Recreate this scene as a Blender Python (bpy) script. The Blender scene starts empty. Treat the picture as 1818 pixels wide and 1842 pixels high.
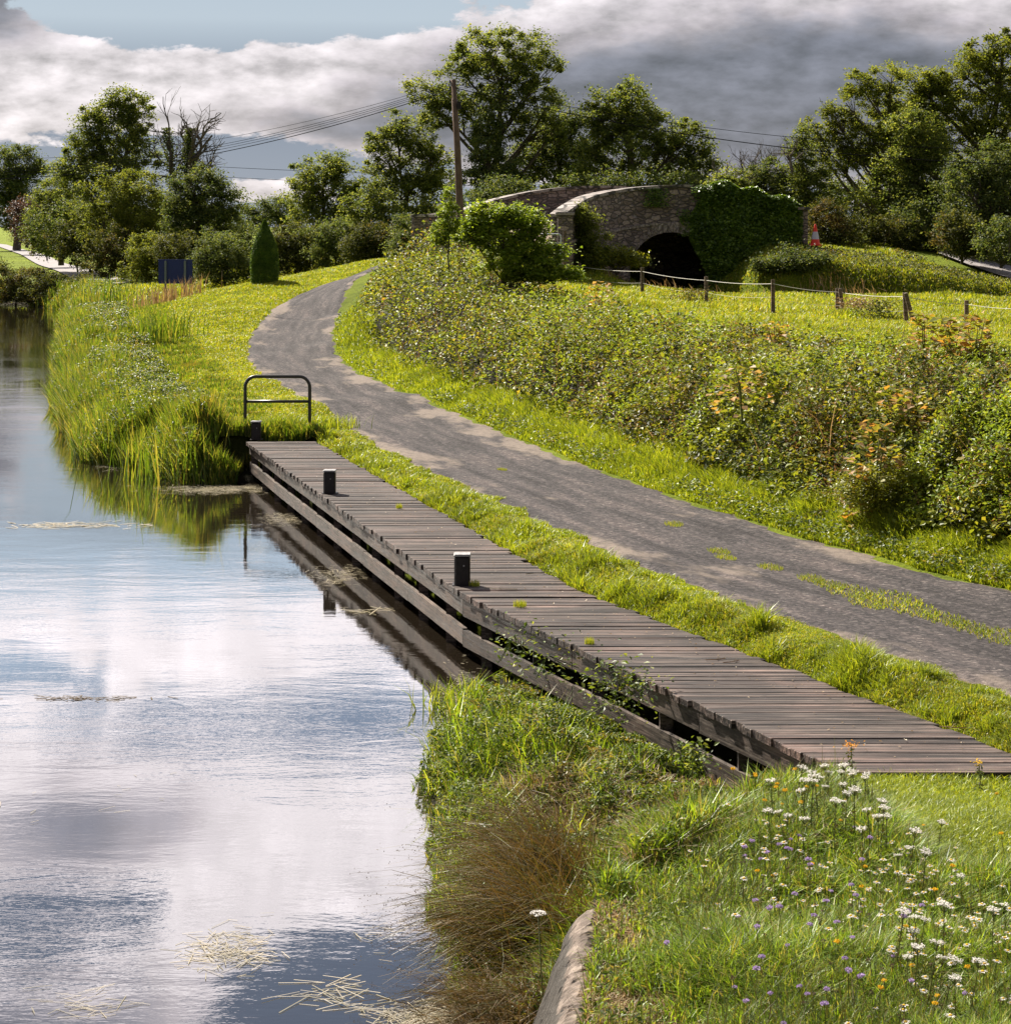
import bpy, math, random
import numpy as np
random.seed(7)
rng = np.random.default_rng(11)
scene = bpy.context.scene
R_ = math.radians

# ------------------------------------------------------------------ camera
FOC, CX, HY, H = 3600.0, 909.0, 406.0, 4.95      # focal length (photo pixels), centre column, horizon row, eye height above the water
cam_d = bpy.data.cameras.new("camera")
cam = bpy.data.objects.new("camera", cam_d)
scene.collection.objects.link(cam)
cam.location = (0, 0, H)
cam.rotation_euler = (R_(90), 0, 0)
cam_d.sensor_fit = 'HORIZONTAL'
cam_d.sensor_width = 36
cam_d.lens = 36 * FOC / 1818
cam_d.shift_y = -(921 - HY) / 1818
cam_d.clip_start = 0.5
cam_d.clip_end = 6000
scene.camera = cam

# ------------------------------------------------------------------ light and exposure
SUN_AZ, SUN_EL = -38.0, 44.0          # degrees left of the view axis, height
sd = bpy.data.lights.new("sun", 'SUN')
sd.energy = 5.0
sd.angle = R_(0.5)
sd.color = (1.0, 0.93, 0.80)
sun = bpy.data.objects.new("sun", sd)
scene.collection.objects.link(sun)
sun.rotation_euler = (R_(90 - SUN_EL), 0, R_(180 - SUN_AZ))
scene.view_settings.view_transform = 'Standard'
scene.view_settings.look = 'None'
scene.view_settings.gamma = 1
scene.view_settings.exposure = 1.32
scene.render.engine = 'CYCLES'
scene.cycles.max_bounces = 8
scene.cycles.transparent_max_bounces = 8
scene.cycles.caustics_reflective = False
scene.cycles.caustics_refractive = False


class NT:
    """small helper for node trees"""
    def __init__(s, tree):
        s.t = tree; s.n = tree.nodes; s.l = tree.links; s.n.clear()
    def put(s, sock, v):
        if isinstance(v, bpy.types.NodeSocket): s.l.new(v, sock)
        elif v is not None:
            try: sock.default_value = v
            except Exception: sock.default_value = (v, v, v, 1)
    def m(s, op, a, b=None, c=None, clamp=False):
        n = s.n.new('ShaderNodeMath'); n.operation = op; n.use_clamp = clamp
        for i, v in enumerate((a, b, c)):
            if v is not None: s.put(n.inputs[i], v)
        return n.outputs[0]
    def ss(s, x, lo, hi, a=0.0, b=1.0):
        n = s.n.new('ShaderNodeMapRange'); n.interpolation_type = 'SMOOTHSTEP'
        s.put(n.inputs[0], x)
        for i, v in enumerate((lo, hi, a, b)): s.put(n.inputs[i + 1], v)
        return n.outputs[0]
    def mix(s, f, a, b, mode='MIX'):
        n = s.n.new('ShaderNodeMix'); n.data_type = 'RGBA'; n.blend_type = mode
        s.put(n.inputs[0], f)
        for i, v in ((6, a), (7, b)):
            if isinstance(v, tuple) and len(v) == 3: v = v + (1,)
            s.put(n.inputs[i], v)
        return n.outputs[2]
    def noise(s, vec, scale, detail=4, rough=0.55, out=0, dist=0.0):
        n = s.n.new('ShaderNodeTexNoise')
        if vec is not None: s.l.new(vec, n.inputs['Vector'])
        n.inputs['Scale'].default_value = scale; n.inputs['Detail'].default_value = detail
        n.inputs['Roughness'].default_value = rough; n.inputs['Distortion'].default_value = dist
        return n.outputs[out]
    def ramp(s, f, stops, interp='LINEAR'):
        n = s.n.new('ShaderNodeValToRGB'); r = n.color_ramp; r.interpolation = interp
        while len(r.elements) < len(stops): r.elements.new(0.5)
        for e, (p, c) in zip(r.elements, stops):
            e.position = p; e.color = tuple(c) + (1,) if len(c) == 3 else c
        s.put(n.inputs[0], f)
        return n.outputs[0]
    def xyz(s, x, y, z):
        n = s.n.new('ShaderNodeCombineXYZ')
        for i, v in enumerate((x, y, z)): s.put(n.inputs[i], v)
        return n.outputs[0]
    def pos(s):
        return s.n.new('ShaderNodeNewGeometry').outputs['Position']
    def island(s):
        return s.n.new('ShaderNodeNewGeometry').outputs['Random Per Island']
    def mapping(s, vec, scale=(1, 1, 1), rot=(0, 0, 0), loc=(0, 0, 0)):
        n = s.n.new('ShaderNodeMapping'); s.l.new(vec, n.inputs[0])
        n.inputs['Scale'].default_value = scale; n.inputs['Rotation'].default_value = rot; n.inputs['Location'].default_value = loc
        return n.outputs[0]
    def bump(s, h, strength=0.5, dist=0.05):
        n = s.n.new('ShaderNodeBump'); s.l.new(h, n.inputs['Height'])
        n.inputs['Strength'].default_value = strength; n.inputs['Distance'].default_value = dist
        return n.outputs[0]


# ------------------------------------------------------------------ sky
world = bpy.data.worlds.new("World"); scene.world = world; world.use_nodes = True
W = NT(world.node_tree)
gen = W.n.new('ShaderNodeTexCoord').outputs['Generated']
sep = W.n.new('ShaderNodeSeparateXYZ'); W.l.new(gen, sep.inputs[0])
az = W.m('ARCTAN2', sep.outputs[0], sep.outputs[1])                   # azimuth, 0 = straight ahead
hor = W.m('SQRT', W.m('ADD', W.m('MULTIPLY', sep.outputs[0], sep.outputs[0]), W.m('MULTIPLY', sep.outputs[1], sep.outputs[1])))
el = W.m('ARCTAN2', sep.outputs[2], hor)                              # elevation
def gauss(a0, e0, sa, se):
    dx = W.m('DIVIDE', W.m('SUBTRACT', az, a0), sa); dy = W.m('DIVIDE', W.m('SUBTRACT', el, e0), se)
    q = W.m('ADD', W.m('MULTIPLY', dx, dx), W.m('MULTIPLY', dy, dy))
    return W.m('EXPONENT', W.m('MULTIPLY', q, -1.0))
def A(px): return (px - CX) / FOC
def E(py): return (HY - py) / FOC
skyv = W.xyz(W.m('MULTIPLY', az, 9.0), W.m('MULTIPLY', el, 22.0), 0.37)
skyv2 = W.xyz(W.m('MULTIPLY_ADD', az, 26.0, 0.0), W.m('MULTIPLY_ADD', el, 60.0, 0.0), 1.9)
n1 = W.noise(skyv, 1.0, 7, 0.58)
n2 = W.noise(skyv2, 1.0, 6, 0.6)
n3 = W.noise(W.xyz(W.m('MULTIPLY', az, 6.0), W.m('MULTIPLY', el, 14.0), 7.7), 1.0, 5, 0.55)
nn = W.m('ADD', W.m('MULTIPLY', W.m('SUBTRACT', n1, 0.5), 0.55), W.m('MULTIPLY', W.m('SUBTRACT', n2, 0.5), 1.0))
def relief(dx, dy):
    v = W.xyz(W.m('MULTIPLY_ADD', az, 26.0, dx), W.m('MULTIPLY_ADD', el, 60.0, dy), 1.9)
    return W.noise(v, 1.0, 6, 0.6)
emb = W.m('SUBTRACT', n2, relief(-0.16, 0.34))          # light falls on the clouds from the upper left
# clear background: blue-grey at the horizon to softer blue above
clear = W.ramp(W.ss(el, 0.0, 0.42), [(0.0, (0.30, 0.35, 0.44)), (0.06, (0.19, 0.235, 0.33)), (0.15, (0.50, 0.58, 0.66)), (0.40, (0.40, 0.50, 0.62)), (0.6, (0.17, 0.22, 0.31)), (1.0, (0.075, 0.10, 0.15))])
# cumulus coverage
cov = W.m('ADD', W.m('MULTIPLY', gauss(A(250), E(165), 0.17, 0.0175), 1.0), W.m('MULTIPLY', gauss(A(620), E(165), 0.07, 0.0160), 0.8))
cov = W.m('ADD', cov, W.m('MULTIPLY', gauss(A(1350), E(90), 0.22, 0.050), 1.25))
cov = W.m('ADD', cov, W.m('MULTIPLY', gauss(A(1400), E(250), 0.22, 0.03), 0.7))
cov = W.m('ADD', cov, W.m('MULTIPLY', gauss(A(480), E(350), 0.035, 0.008), 0.65))
cov = W.m('ADD', cov, W.m('MULTIPLY', gauss(A(0), E(60), 0.05, 0.05), 0.8))
cov = W.m('SUBTRACT', cov, W.m('MULTIPLY', gauss(A(430), E(20), 0.12, 0.018), 0.45))
cov = W.m('ADD', cov, W.ss(el, 0.158, 0.20, 0.0, 0.93))
cov = W.m('SUBTRACT', cov, W.m('MULTIPLY', gauss(A(690), 0.375, 0.08, 0.034), 1.6))
cov = W.m('SUBTRACT', cov, W.m('MULTIPLY', gauss(A(560), 0.242, 0.11, 0.014), 1.1))
cov = W.m('SUBTRACT', cov, W.m('MULTIPLY', gauss(A(60), 0.325, 0.06, 0.018), 0.9))
cov = W.m('SUBTRACT', cov, W.m('MULTIPLY', gauss(A(30), 0.215, 0.05, 0.01), 0.9))
cov = W.m('SUBTRACT', cov, W.ss(el, 0.45, 0.8, 0.0, 0.35))
mask = W.ss(W.m('ADD', cov, W.m('MULTIPLY', nn, 1.5)), 0.44, 0.58)
# cloud tone: bright with soft grey bodies
dark = W.m('ADD', gauss(A(1450), E(165), 0.19, 0.032), W.m('MULTIPLY', gauss(A(100), 0.29, 0.10, 0.022), 0.75))
dark = W.m('ADD', dark, W.m('MULTIPLY', gauss(A(-60), 0.385, 0.12, 0.03), 1.0))
dark = W.m('ADD', dark, W.m('MULTIPLY', gauss(A(1350), E(240), 0.2, 0.03), 0.8))
dark = W.m('ADD', dark, W.m('MULTIPLY', gauss(A(0), E(30), 0.035, 0.03), 0.8))
dark = W.m('ADD', dark, W.m('MULTIPLY', gauss(A(560), E(225), 0.09, 0.008), 0.35))
dk = W.ss(W.m('ADD', dark, W.m('MULTIPLY', W.m('ADD', W.m('SUBTRACT', n3, 0.5), W.m('MULTIPLY', W.m('SUBTRACT', n2, 0.5), 0.6)), 1.5)), 0.05, 1.0)
ccol = W.ramp(dk, [(0.0, (0.80, 0.74, 0.76)), (0.35, (0.55, 0.50, 0.53)), (0.7, (0.30, 0.29, 0.33)), (1.0, (0.185, 0.19, 0.235))])
rel = W.m('ADD', 1.0, W.m('MULTIPLY', emb, W.ss(el, 0.12, 0.2, 1.9, 1.2)))
ccol = W.mix(1.0, ccol, W.xyz(rel, rel, rel), 'MULTIPLY')
vis = W.mix(mask, clear, ccol)
high = W.m('ADD', W.ss(el, 0.125, 0.20, 1.0, 2.15), W.ss(el, 0.45, 0.9, 0.0, -1.75))       # unseen sky: brightened above the view for the water, dimmed overhead to cut fill
behind = W.ss(W.m('ABSOLUTE', az), 0.7, 1.9, 1.0, 0.30)  # unseen sky behind the camera dimmed to deepen the shade
vis = W.mix(1.0, vis, W.xyz(W.m('MULTIPLY', high, behind), W.m('MULTIPLY', high, behind), W.m('MULTIPLY', high, behind)), 'MULTIPLY')
bgc = W.n.new('ShaderNodeBackground'); W.l.new(vis, bgc.inputs[0]); bgc.inputs[1].default_value = 0.40
nish = W.n.new('ShaderNodeTexSky'); nish.sky_type = 'NISHITA'; nish.sun_disc = False
nish.sun_elevation = R_(SUN_EL); nish.sun_rotation = R_(SUN_AZ); nish.dust_density = 0.6
bgn = W.n.new('ShaderNodeBackground'); W.l.new(nish.outputs[0], bgn.inputs[0]); bgn.inputs[1].default_value = 0.05
msh = W.n.new('ShaderNodeMixShader')
W.put(msh.inputs[0], W.m('SUBTRACT', 0.93, W.m('MULTIPLY', W.ss(el, 0.42, 1.0), W.m('SUBTRACT', 1.0, W.m('MULTIPLY', mask, 0.6)))))
W.l.new(bgn.outputs[0], msh.inputs[1]); W.l.new(bgc.outputs[0], msh.inputs[2])
wo = W.n.new('ShaderNodeOutputWorld'); W.l.new(msh.outputs[0], wo.inputs[0])


# ------------------------------------------------------------------ mesh helpers
class Acc:
    """collects numpy vertices and faces, becomes ONE mesh object"""
    def __init__(s): s.v = []; s.q = []; s.t = []; s.n = 0; s.uv = None
    def add(s, v, q=None, t=None):
        v = np.asarray(v, dtype=np.float32).reshape(-1, 3)
        if q is not None and len(q): s.q.append(np.asarray(q, dtype=np.int64).reshape(-1, 4) + s.n)
        if t is not None and len(t): s.t.append(np.asarray(t, dtype=np.int64).reshape(-1, 3) + s.n)
        s.v.append(v); s.n += len(v)
    def mesh(s, name, smooth=False):
        v = np.concatenate(s.v) if s.v else np.zeros((0, 3), np.float32)
        q = np.concatenate(s.q) if s.q else np.zeros((0, 4), np.int64)
        t = np.concatenate(s.t) if s.t else np.zeros((0, 3), np.int64)
        me = bpy.data.meshes.new(name)
        me.vertices.add(len(v)); me.vertices.foreach_set('co', v.ravel())
        nl = len(q) * 4 + len(t) * 3
        me.loops.add(nl)
        me.loops.foreach_set('vertex_index', np.concatenate([q.ravel(), t.ravel()]).astype(np.int32))
        me.polygons.add(len(q) + len(t))
        starts = np.concatenate([np.arange(len(q)) * 4, len(q) * 4 + np.arange(len(t)) * 3]).astype(np.int32)
        me.polygons.foreach_set('loop_start', starts)
        me.update(calc_edges=True)
        me.polygons.foreach_set('use_smooth', np.full(len(q) + len(t), bool(smooth)))
        return me
    def build(s, name, mat, parent=None, smooth=False, **tags):
        o = bpy.data.objects.new(name, s.mesh(name, smooth))
        scene.collection.objects.link(o)
        if mat: o.data.materials.append(mat)
        if parent: o.parent = parent; o.matrix_parent_inverse.identity(); 
        if parent: o.location = -parent.location if not parent.get('_at0') else (0, 0, 0)
        for k, val in tags.items(): o[k] = val
        return o
    def box(s, x0, x1, y0, y1, z0, z1):
        s.hexa([(x0, y0, z0), (x1, y0, z0), (x1, y1, z0), (x0, y1, z0), (x0, y0, z1), (x1, y0, z1), (x1, y1, z1), (x0, y1, z1)])
    def hexa(s, v):
        s.add(v, [(3, 2, 1, 0), (4, 5, 6, 7), (0, 1, 5, 4), (1, 2, 6, 5), (2, 3, 7, 6), (3, 0, 4, 7)])
    def beam(s, a, b, w, h0, h1, wside=None):
        """straight board from a to b (xy), thickness w to the left of travel, z from h0 to h1"""
        a = np.array(a, float); b = np.array(b, float); d = (b - a) / np.linalg.norm(b - a); n = np.array((-d[1], d[0])) * w
        p = [a, b, b + n, a + n]
        s.hexa([(q[0], q[1], h0) for q in p] + [(q[0], q[1], h1) for q in p])
    def bevbox(s, cx, cy, z0, z1, w, d, bev):
        """upright box with chamfered vertical edges and top"""
        def ring(ww, dd, b, z):
            return [(cx - ww + b, cy - dd, z), (cx + ww - b, cy - dd, z), (cx + ww, cy - dd + b, z), (cx + ww, cy + dd - b, z),
                    (cx + ww - b, cy + dd, z), (cx - ww + b, cy + dd, z), (cx - ww, cy + dd - b, z), (cx - ww, cy - dd + b, z)]
        w /= 2; d /= 2
        rs = [ring(w, d, bev, z0), ring(w, d, bev, z1 - bev), ring(w - bev * .7, d - bev * .7, bev, z1)]
        v = [p for r in rs for p in r]; q = []
        for k in range(2):
            for i in range(8): j = (i + 1) % 8; q.append((k * 8 + i, k * 8 + j, k * 8 + 8 + j, k * 8 + 8 + i))
        c = len(v); v += [(cx, cy, z1)]
        self_t = [(16 + i, 16 + (i + 1) % 8, c) for i in range(8)]
        s.add(v, q, self_t)
    def tube(s, pts, rad, sides=6, cap=True):
        P = np.asarray(pts, float); n = len(P); rad = np.broadcast_to(np.asarray(rad, float), (n,))
        T = np.gradient(P, axis=0); T /= np.linalg.norm(T, axis=1)[:, None] + 1e-9
        ref = np.tile(np.array((0, 0, 1.0)), (n, 1)); ref[np.abs(T[:, 2]) > 0.85] = (0, 1.0, 0)
        if np.abs(T[:, 2]).max() > 0.85: ref[:] = (0.31, 0.95, 0.02)
        U = np.cross(T, ref); U /= np.linalg.norm(U, axis=1)[:, None] + 1e-9; V = np.cross(T, U)
        a = np.arange(sides) * 2 * math.pi / sides
        v = P[:, None, :] + rad[:, None, None] * (np.cos(a)[None, :, None] * U[:, None, :] + np.sin(a)[None, :, None] * V[:, None, :])
        i = np.arange(n - 1)[:, None] * sides; j = np.arange(sides)[None, :]; k = (j + 1) % sides
        q = np.stack([i + j, i + k, i + sides + k, i + sides + j], -1).reshape(-1, 4)
        v = v.reshape(-1, 3); t = []
        if cap:
            c0 = len(v); v = np.concatenate([v, P[:1], P[-1:]])
            for b in range(sides):
                t.append((c0, (b + 1) % sides, b)); t.append((c0 + 1, (n - 1) * sides + b, (n - 1) * sides + (b + 1) % sides))
        s.add(v, q, t)


def unit(v): return v / (np.linalg.norm(v, axis=-1, keepdims=True) + 1e-9)

def add_leaves(acc, c, size, up=0.5, aspect=0.62, fold=0.12, facing=None):
    """leaf-shaped folded quads at points c; up: how far their faces turn to the sky"""
    n = len(c)
    if n == 0: return
    size = np.broadcast_to(np.asarray(size, float), (n,))[:, None]
    nrm = rng.normal(size=(n, 3)); nrm = unit(nrm); nrm[:, 2] = np.abs(nrm[:, 2])
    nrm = unit(nrm * (1 - up) + np.array((0, 0, 1.0)) * up + rng.normal(size=(n, 3)) * 0.12)
    if facing is not None: nrm = unit(nrm * 0.6 + facing)
    a = unit(np.cross(nrm, rng.normal(size=(n, 3)))); b = np.cross(nrm, a)
    a = a * size; b = b * size * aspect
    f = nrm * size * fold
    v = np.stack([c - a * .5, c + b * .5 - a * .05 + f, c + a * .5, c - b * .5 - a * .05 + f], 1)
    q = np.arange(n * 4).reshape(n, 4)
    acc.add(v.reshape(-1, 3), q)

def add_blades(acc, p, h, w, lean=0.35, wind=(0.0, 0.0), droop=0.5):
    """grass blades: a quad and a tip triangle each"""
    n = len(p)
    if n == 0: return
    h = np.broadcast_to(np.asarray(h, float), (n,))[:, None]; w = np.broadcast_to(np.asarray(w, float), (n,))[:, None]
    ang = rng.uniform(0, 2 * math.pi, n); d = np.stack([np.cos(ang), np.sin(ang), np.zeros(n)], 1)
    ld = d * (lean * rng.uniform(0.2, 1.3, n))[:, None] + np.array((wind[0], wind[1], 0.0)) * rng.uniform(0.3, 1.2, n)[:, None]
    a2 = ang + math.pi / 2 + rng.normal(0, 0.6, n); s = np.stack([np.cos(a2), np.sin(a2), np.zeros(n)], 1) * w * 0.5
    up = np.array((0, 0, 1.0))
    m = p + h * (0.58 * up + ld * 0.42)
    t = p + h * ((1.0 - droop * 0.5 * np.linalg.norm(ld, axis=1, keepdims=True)) * up + ld * 1.15)
    v = np.stack([p - s, p + s, m + s * .8, m - s * .8, t], 1)
    i = np.arange(n)[:, None] * 5
    acc.add(v.reshape(-1, 3), np.concatenate([i, i + 1, i + 2, i + 3], 1), np.concatenate([i + 3, i + 2, i + 4], 1))

def thing(name, label, cat, loc=(0, 0, 0), group=None, kind=None):
    o = bpy.data.objects.new(name, None); scene.collection.objects.link(o)
    o.empty_display_size = 0.3
    o.location = loc; o['label'] = label; o['category'] = cat
    if group: o['group'] = group
    if kind: o['kind'] = kind
    return o


# ------------------------------------------------------------------ materials
def material(name):
    m = bpy.data.materials.new(name); m.use_nodes = True
    return m, NT(m.node_tree)
def finish(N, shader):
    o = N.n.new('ShaderNodeOutputMaterial'); N.l.new(shader, o.inputs[0])
def principled(N, col, rough=0.8, spec=0.3, normal=None, metal=0.0):
    p = N.n.new('ShaderNodeBsdfPrincipled')
    if isinstance(col, tuple) and len(col) == 3: col = col + (1,)
    N.put(p.inputs['Base Color'], col); N.put(p.inputs['Roughness'], rough)
    p.inputs['Specular IOR Level'].default_value = spec; p.inputs['Metallic'].default_value = metal
    if normal is not None: N.l.new(normal, p.inputs['Normal'])
    return p.outputs[0]

def leaf_mat(name, cols, tr=0.42, rough=0.42, spec=0.35, patch=None, pscale=0.35, tgain=(1.5, 1.35, 0.6)):
    m, N = material(name)
    k = len(cols)
    c = N.ramp(N.island(), [((i + 0.5) / k if k > 1 else 0, col) for i, col in enumerate(cols)])
    pos = N.pos()
    big = N.noise(pos, pscale, 3, 0.6)
    if patch:
        for j, (pc, lo, hi, amt) in enumerate(patch):
            nz = N.noise(N.mapping(pos, loc=(13.7 * (j + 1), 5.1 * j, 3.3 * j)), pscale * (1.4 + 0.5 * j), 3, 0.6)
            f = N.m('MULTIPLY', N.ss(N.m('ADD', nz, N.m('MULTIPLY', N.m('SUBTRACT', N.island(), 0.5), 0.16)), lo, hi), amt)
            c = N.mix(f, c, pc)
    c = N.mix(1.0, c, N.ramp(big, [(0.3, (0.70, 0.72, 0.75)), (0.7, (1.30, 1.25, 1.15))]), 'MULTIPLY')
    p = principled(N, c, rough, spec)
    t = N.n.new('ShaderNodeBsdfTranslucent')
    N.l.new(N.mix(1.0, c, tuple(tgain), 'MULTIPLY'), t.inputs[0])
    mx = N.n.new('ShaderNodeMixShader'); mx.inputs[0].default_value = tr
    N.l.new(p, mx.inputs[1]); N.l.new(t.outputs[0], mx.inputs[2]); finish(N, mx.outputs[0])
    return m

M = {}
M['tree_leaf'] = leaf_mat('tree_leaf', [(0.078, 0.115, 0.030), (0.129, 0.170, 0.045), (0.198, 0.223, 0.066)], 0.54, 0.55, 0.2, pscale=0.25)
M['tree_leaf_dark'] = leaf_mat('tree_leaf_dark', [(0.054, 0.086, 0.031), (0.085, 0.120, 0.039), (0.141, 0.163, 0.058)], 0.46, 0.55, 0.2, pscale=0.3)
M['tree_leaf_olive'] = leaf_mat('tree_leaf_olive', [(0.088, 0.120, 0.023), (0.131, 0.166, 0.031), (0.187, 0.206, 0.049)], 0.54, 0.55, 0.2, pscale=0.25)
M['tree_leaf_purple'] = leaf_mat('tree_leaf_purple', [(0.055, 0.026, 0.034), (0.10, 0.055, 0.06)], 0.3, 0.5)
M['hedge_leaf'] = leaf_mat('hedge_leaf', [(0.023, 0.034, 0.010), (0.049, 0.066, 0.016), (0.084, 0.099, 0.025), (0.128, 0.132, 0.041)], 0.42, 0.55, 0.15, patch=[((0.157, 0.104, 0.049), 0.55, 0.68, 0.7)], pscale=0.3)
M['cypress_leaf'] = leaf_mat('cypress_leaf', [(0.046, 0.098, 0.010), (0.078, 0.150, 0.016), (0.143, 0.208, 0.030)], 0.30, 0.6, 0.2, pscale=2.0)
M['ivy_leaf'] = leaf_mat('ivy_leaf', [(0.055, 0.106, 0.014), (0.100, 0.171, 0.020), (0.182, 0.269, 0.034)], 0.34, 0.36, 0.5, pscale=1.0)
M['bramble_leaf'] = leaf_mat('bramble_leaf', [(0.030, 0.040, 0.012), (0.040, 0.051, 0.011), (0.083, 0.116, 0.013), (0.158, 0.189, 0.021), (0.242, 0.249, 0.031), (0.349, 0.292, 0.051)], 0.40, 0.50, 0.38,
                             patch=[((0.27, 0.15, 0.06), 0.55, 0.68, 0.50), ((0.22, 0.28, 0.03), 0.46, 0.58, 0.70), ((0.10, 0.10, 0.035), 0.58, 0.70, 0.4)], pscale=0.55)
M['sapling_leaf'] = leaf_mat('sapling_leaf', [(0.138, 0.216, 0.023), (0.207, 0.292, 0.032), (0.276, 0.341, 0.054)], 0.42, 0.48, 0.3, pscale=1.0)
M['maple_leaf'] = leaf_mat('maple_leaf', [(0.17, 0.20, 0.03), (0.26, 0.24, 0.045), (0.42, 0.22, 0.05), (0.34, 0.23, 0.13)], 0.42, 0.5, 0.25, pscale=1.5)
M['lime_leaf'] = leaf_mat('lime_leaf', [(0.168, 0.195, 0.020), (0.266, 0.273, 0.032), (0.112, 0.143, 0.018)], 0.42, 0.4, 0.5, pscale=1.2)
M['grass'] = leaf_mat('grass', [(0.129, 0.188, 0.012), (0.208, 0.273, 0.016), (0.288, 0.333, 0.024), (0.343, 0.314, 0.052)], 0.45, 0.45, 0.35, pscale=0.9)
M['lush_grass'] = leaf_mat('lush_grass', [(0.133, 0.195, 0.015), (0.217, 0.277, 0.022), (0.294, 0.330, 0.034)], 0.46, 0.40, 0.45, pscale=0.9)
M['reed'] = leaf_mat('reed', [(0.040, 0.075, 0.012), (0.082, 0.155, 0.012), (0.146, 0.223, 0.018), (0.202, 0.272, 0.029), (0.316, 0.284, 0.070)], 0.45, 0.42, 0.5, patch=[((0.266, 0.185, 0.044), 0.58, 0.68, 0.6)], pscale=0.5)
M['herb_leaf'] = leaf_mat('herb_leaf', [(0.035, 0.060, 0.012), (0.088, 0.138, 0.018), (0.150, 0.207, 0.027), (0.225, 0.253, 0.045)], 0.42, 0.50, 0.40, patch=[((0.250, 0.138, 0.045), 0.60, 0.70, 0.6)], pscale=1.3)
M['rush'] = leaf_mat('rush', [(0.085, 0.068, 0.020), (0.133, 0.092, 0.032), (0.190, 0.120, 0.048), (0.095, 0.096, 0.020)], 0.25, 0.45, 0.4, pscale=1.2, tgain=(1.2, 1.0, 0.6))
M['dry_grass'] = leaf_mat('dry_grass', [(0.20, 0.13, 0.065), (0.29, 0.20, 0.11), (0.38, 0.29, 0.17)], 0.3, 0.5, 0.4, pscale=1.2, tgain=(1.2, 1.0, 0.7))
M['rust_leaf'] = leaf_mat('rust_leaf', [(0.20, 0.10, 0.04), (0.30, 0.17, 0.07), (0.36, 0.27, 0.15), (0.13, 0.08, 0.035)], 0.35, 0.5, 0.3, pscale=1.0, tgain=(1.2, 1.0, 0.7))
M['straw'] = leaf_mat('straw', [(0.34, 0.29, 0.21), (0.50, 0.44, 0.34), (0.24, 0.21, 0.12)], 0.2, 0.35, 0.7, pscale=2, tgain=(1.0, 1.0, 0.8))

def bark(name, c1, c2, sc=6):
    m, N = material(name); pos = N.pos()
    nz = N.noise(N.mapping(pos, scale=(1, 1, 0.25)), sc, 5, 0.65)
    finish(N, principled(N, N.ramp(nz, [(0.3, c1), (0.7, c2)]), 0.9, 0.15, N.bump(nz, 0.6, 0.03)))
    return m
M['bark'] = bark('bark', (0.045, 0.036, 0.028), (0.13, 0.11, 0.085))
M['dead_bark'] = bark('dead_bark', (0.06, 0.048, 0.042), (0.16, 0.135, 0.115))
M['pole_wood'] = bark('pole_wood', (0.085, 0.055, 0.04), (0.20, 0.14, 0.11), 9)

def timber(name, c1, c2, c3, grain_axis='x', gscale=1.0):
    m, N = material(name); pos = N.pos()
    sc = (0.7, 30, 14) if grain_axis == 'x' else (3, 0.9, 46)
    g = N.noise(N.mapping(pos, scale=sc), gscale, 5, 0.65)
    b = N.noise(pos, 0.9, 4, 0.6); s = N.noise(pos, 5.5, 4, 0.7)
    c = N.ramp(g, [(0.34, c1), (0.50, c2), (0.66, c3)])
    c = N.mix(1.0, c, N.ramp(N.island(), [(0.1, (0.34, 0.32, 0.33)), (0.5, (0.9, 0.9, 0.9)), (0.8, (1.15, 1.1, 1.1)), (0.97, (1.5, 1.4, 1.38))]), 'MULTIPLY')
    c = N.mix(N.ss(b, 0.45, 0.62), c, N.mix(1.0, c, (1.9, 1.75, 1.7), 'MULTIPLY'))
    lg = N.noise(N.mapping(pos, scale=(0.9, 60, 20) if grain_axis == 'x' else (20, 1.5, 40), loc=(3, 1, 2)), 1.0, 3, 0.6)
    c = N.mix(N.m('MULTIPLY', N.ss(lg, 0.55, 0.66), 0.8), c, tuple(q * 1.7 for q in c3) if grain_axis == 'x' else tuple(q * 1.25 for q in c3))
    c = N.mix(N.m('MULTIPLY', N.ss(lg, 0.44, 0.34), 0.8), c, tuple(q * 0.5 for q in c1))
    c = N.mix(N.m('MULTIPLY', N.ss(s, 0.58, 0.70), 0.55), c, (0.035, 0.030, 0.028))
    finish(N, principled(N, c, N.ss(g, 0.3, 0.7, 0.62, 0.85), 0.22, N.bump(N.m('ADD', g, N.m('MULTIPLY', s, 0.5)), 0.9 if grain_axis == 'x' else 0.35, 0.012)))
    return m
M['deck'] = timber('deck', (0.010, 0.008, 0.008), (0.039, 0.029, 0.026), (0.129, 0.100, 0.087))
M['fascia'] = timber('fascia', (0.015, 0.011, 0.011), (0.054, 0.042, 0.035), (0.108, 0.089, 0.076), 'y')
M['post'] = timber('post', (0.019, 0.015, 0.014), (0.055, 0.044, 0.039), (0.121, 0.099, 0.088), 'y', 0.6)
M['fence_wood'] = timber('fence_wood', (0.042, 0.029, 0.021), (0.098, 0.070, 0.049), (0.175, 0.133, 0.098), 'y', 0.6)

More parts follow.
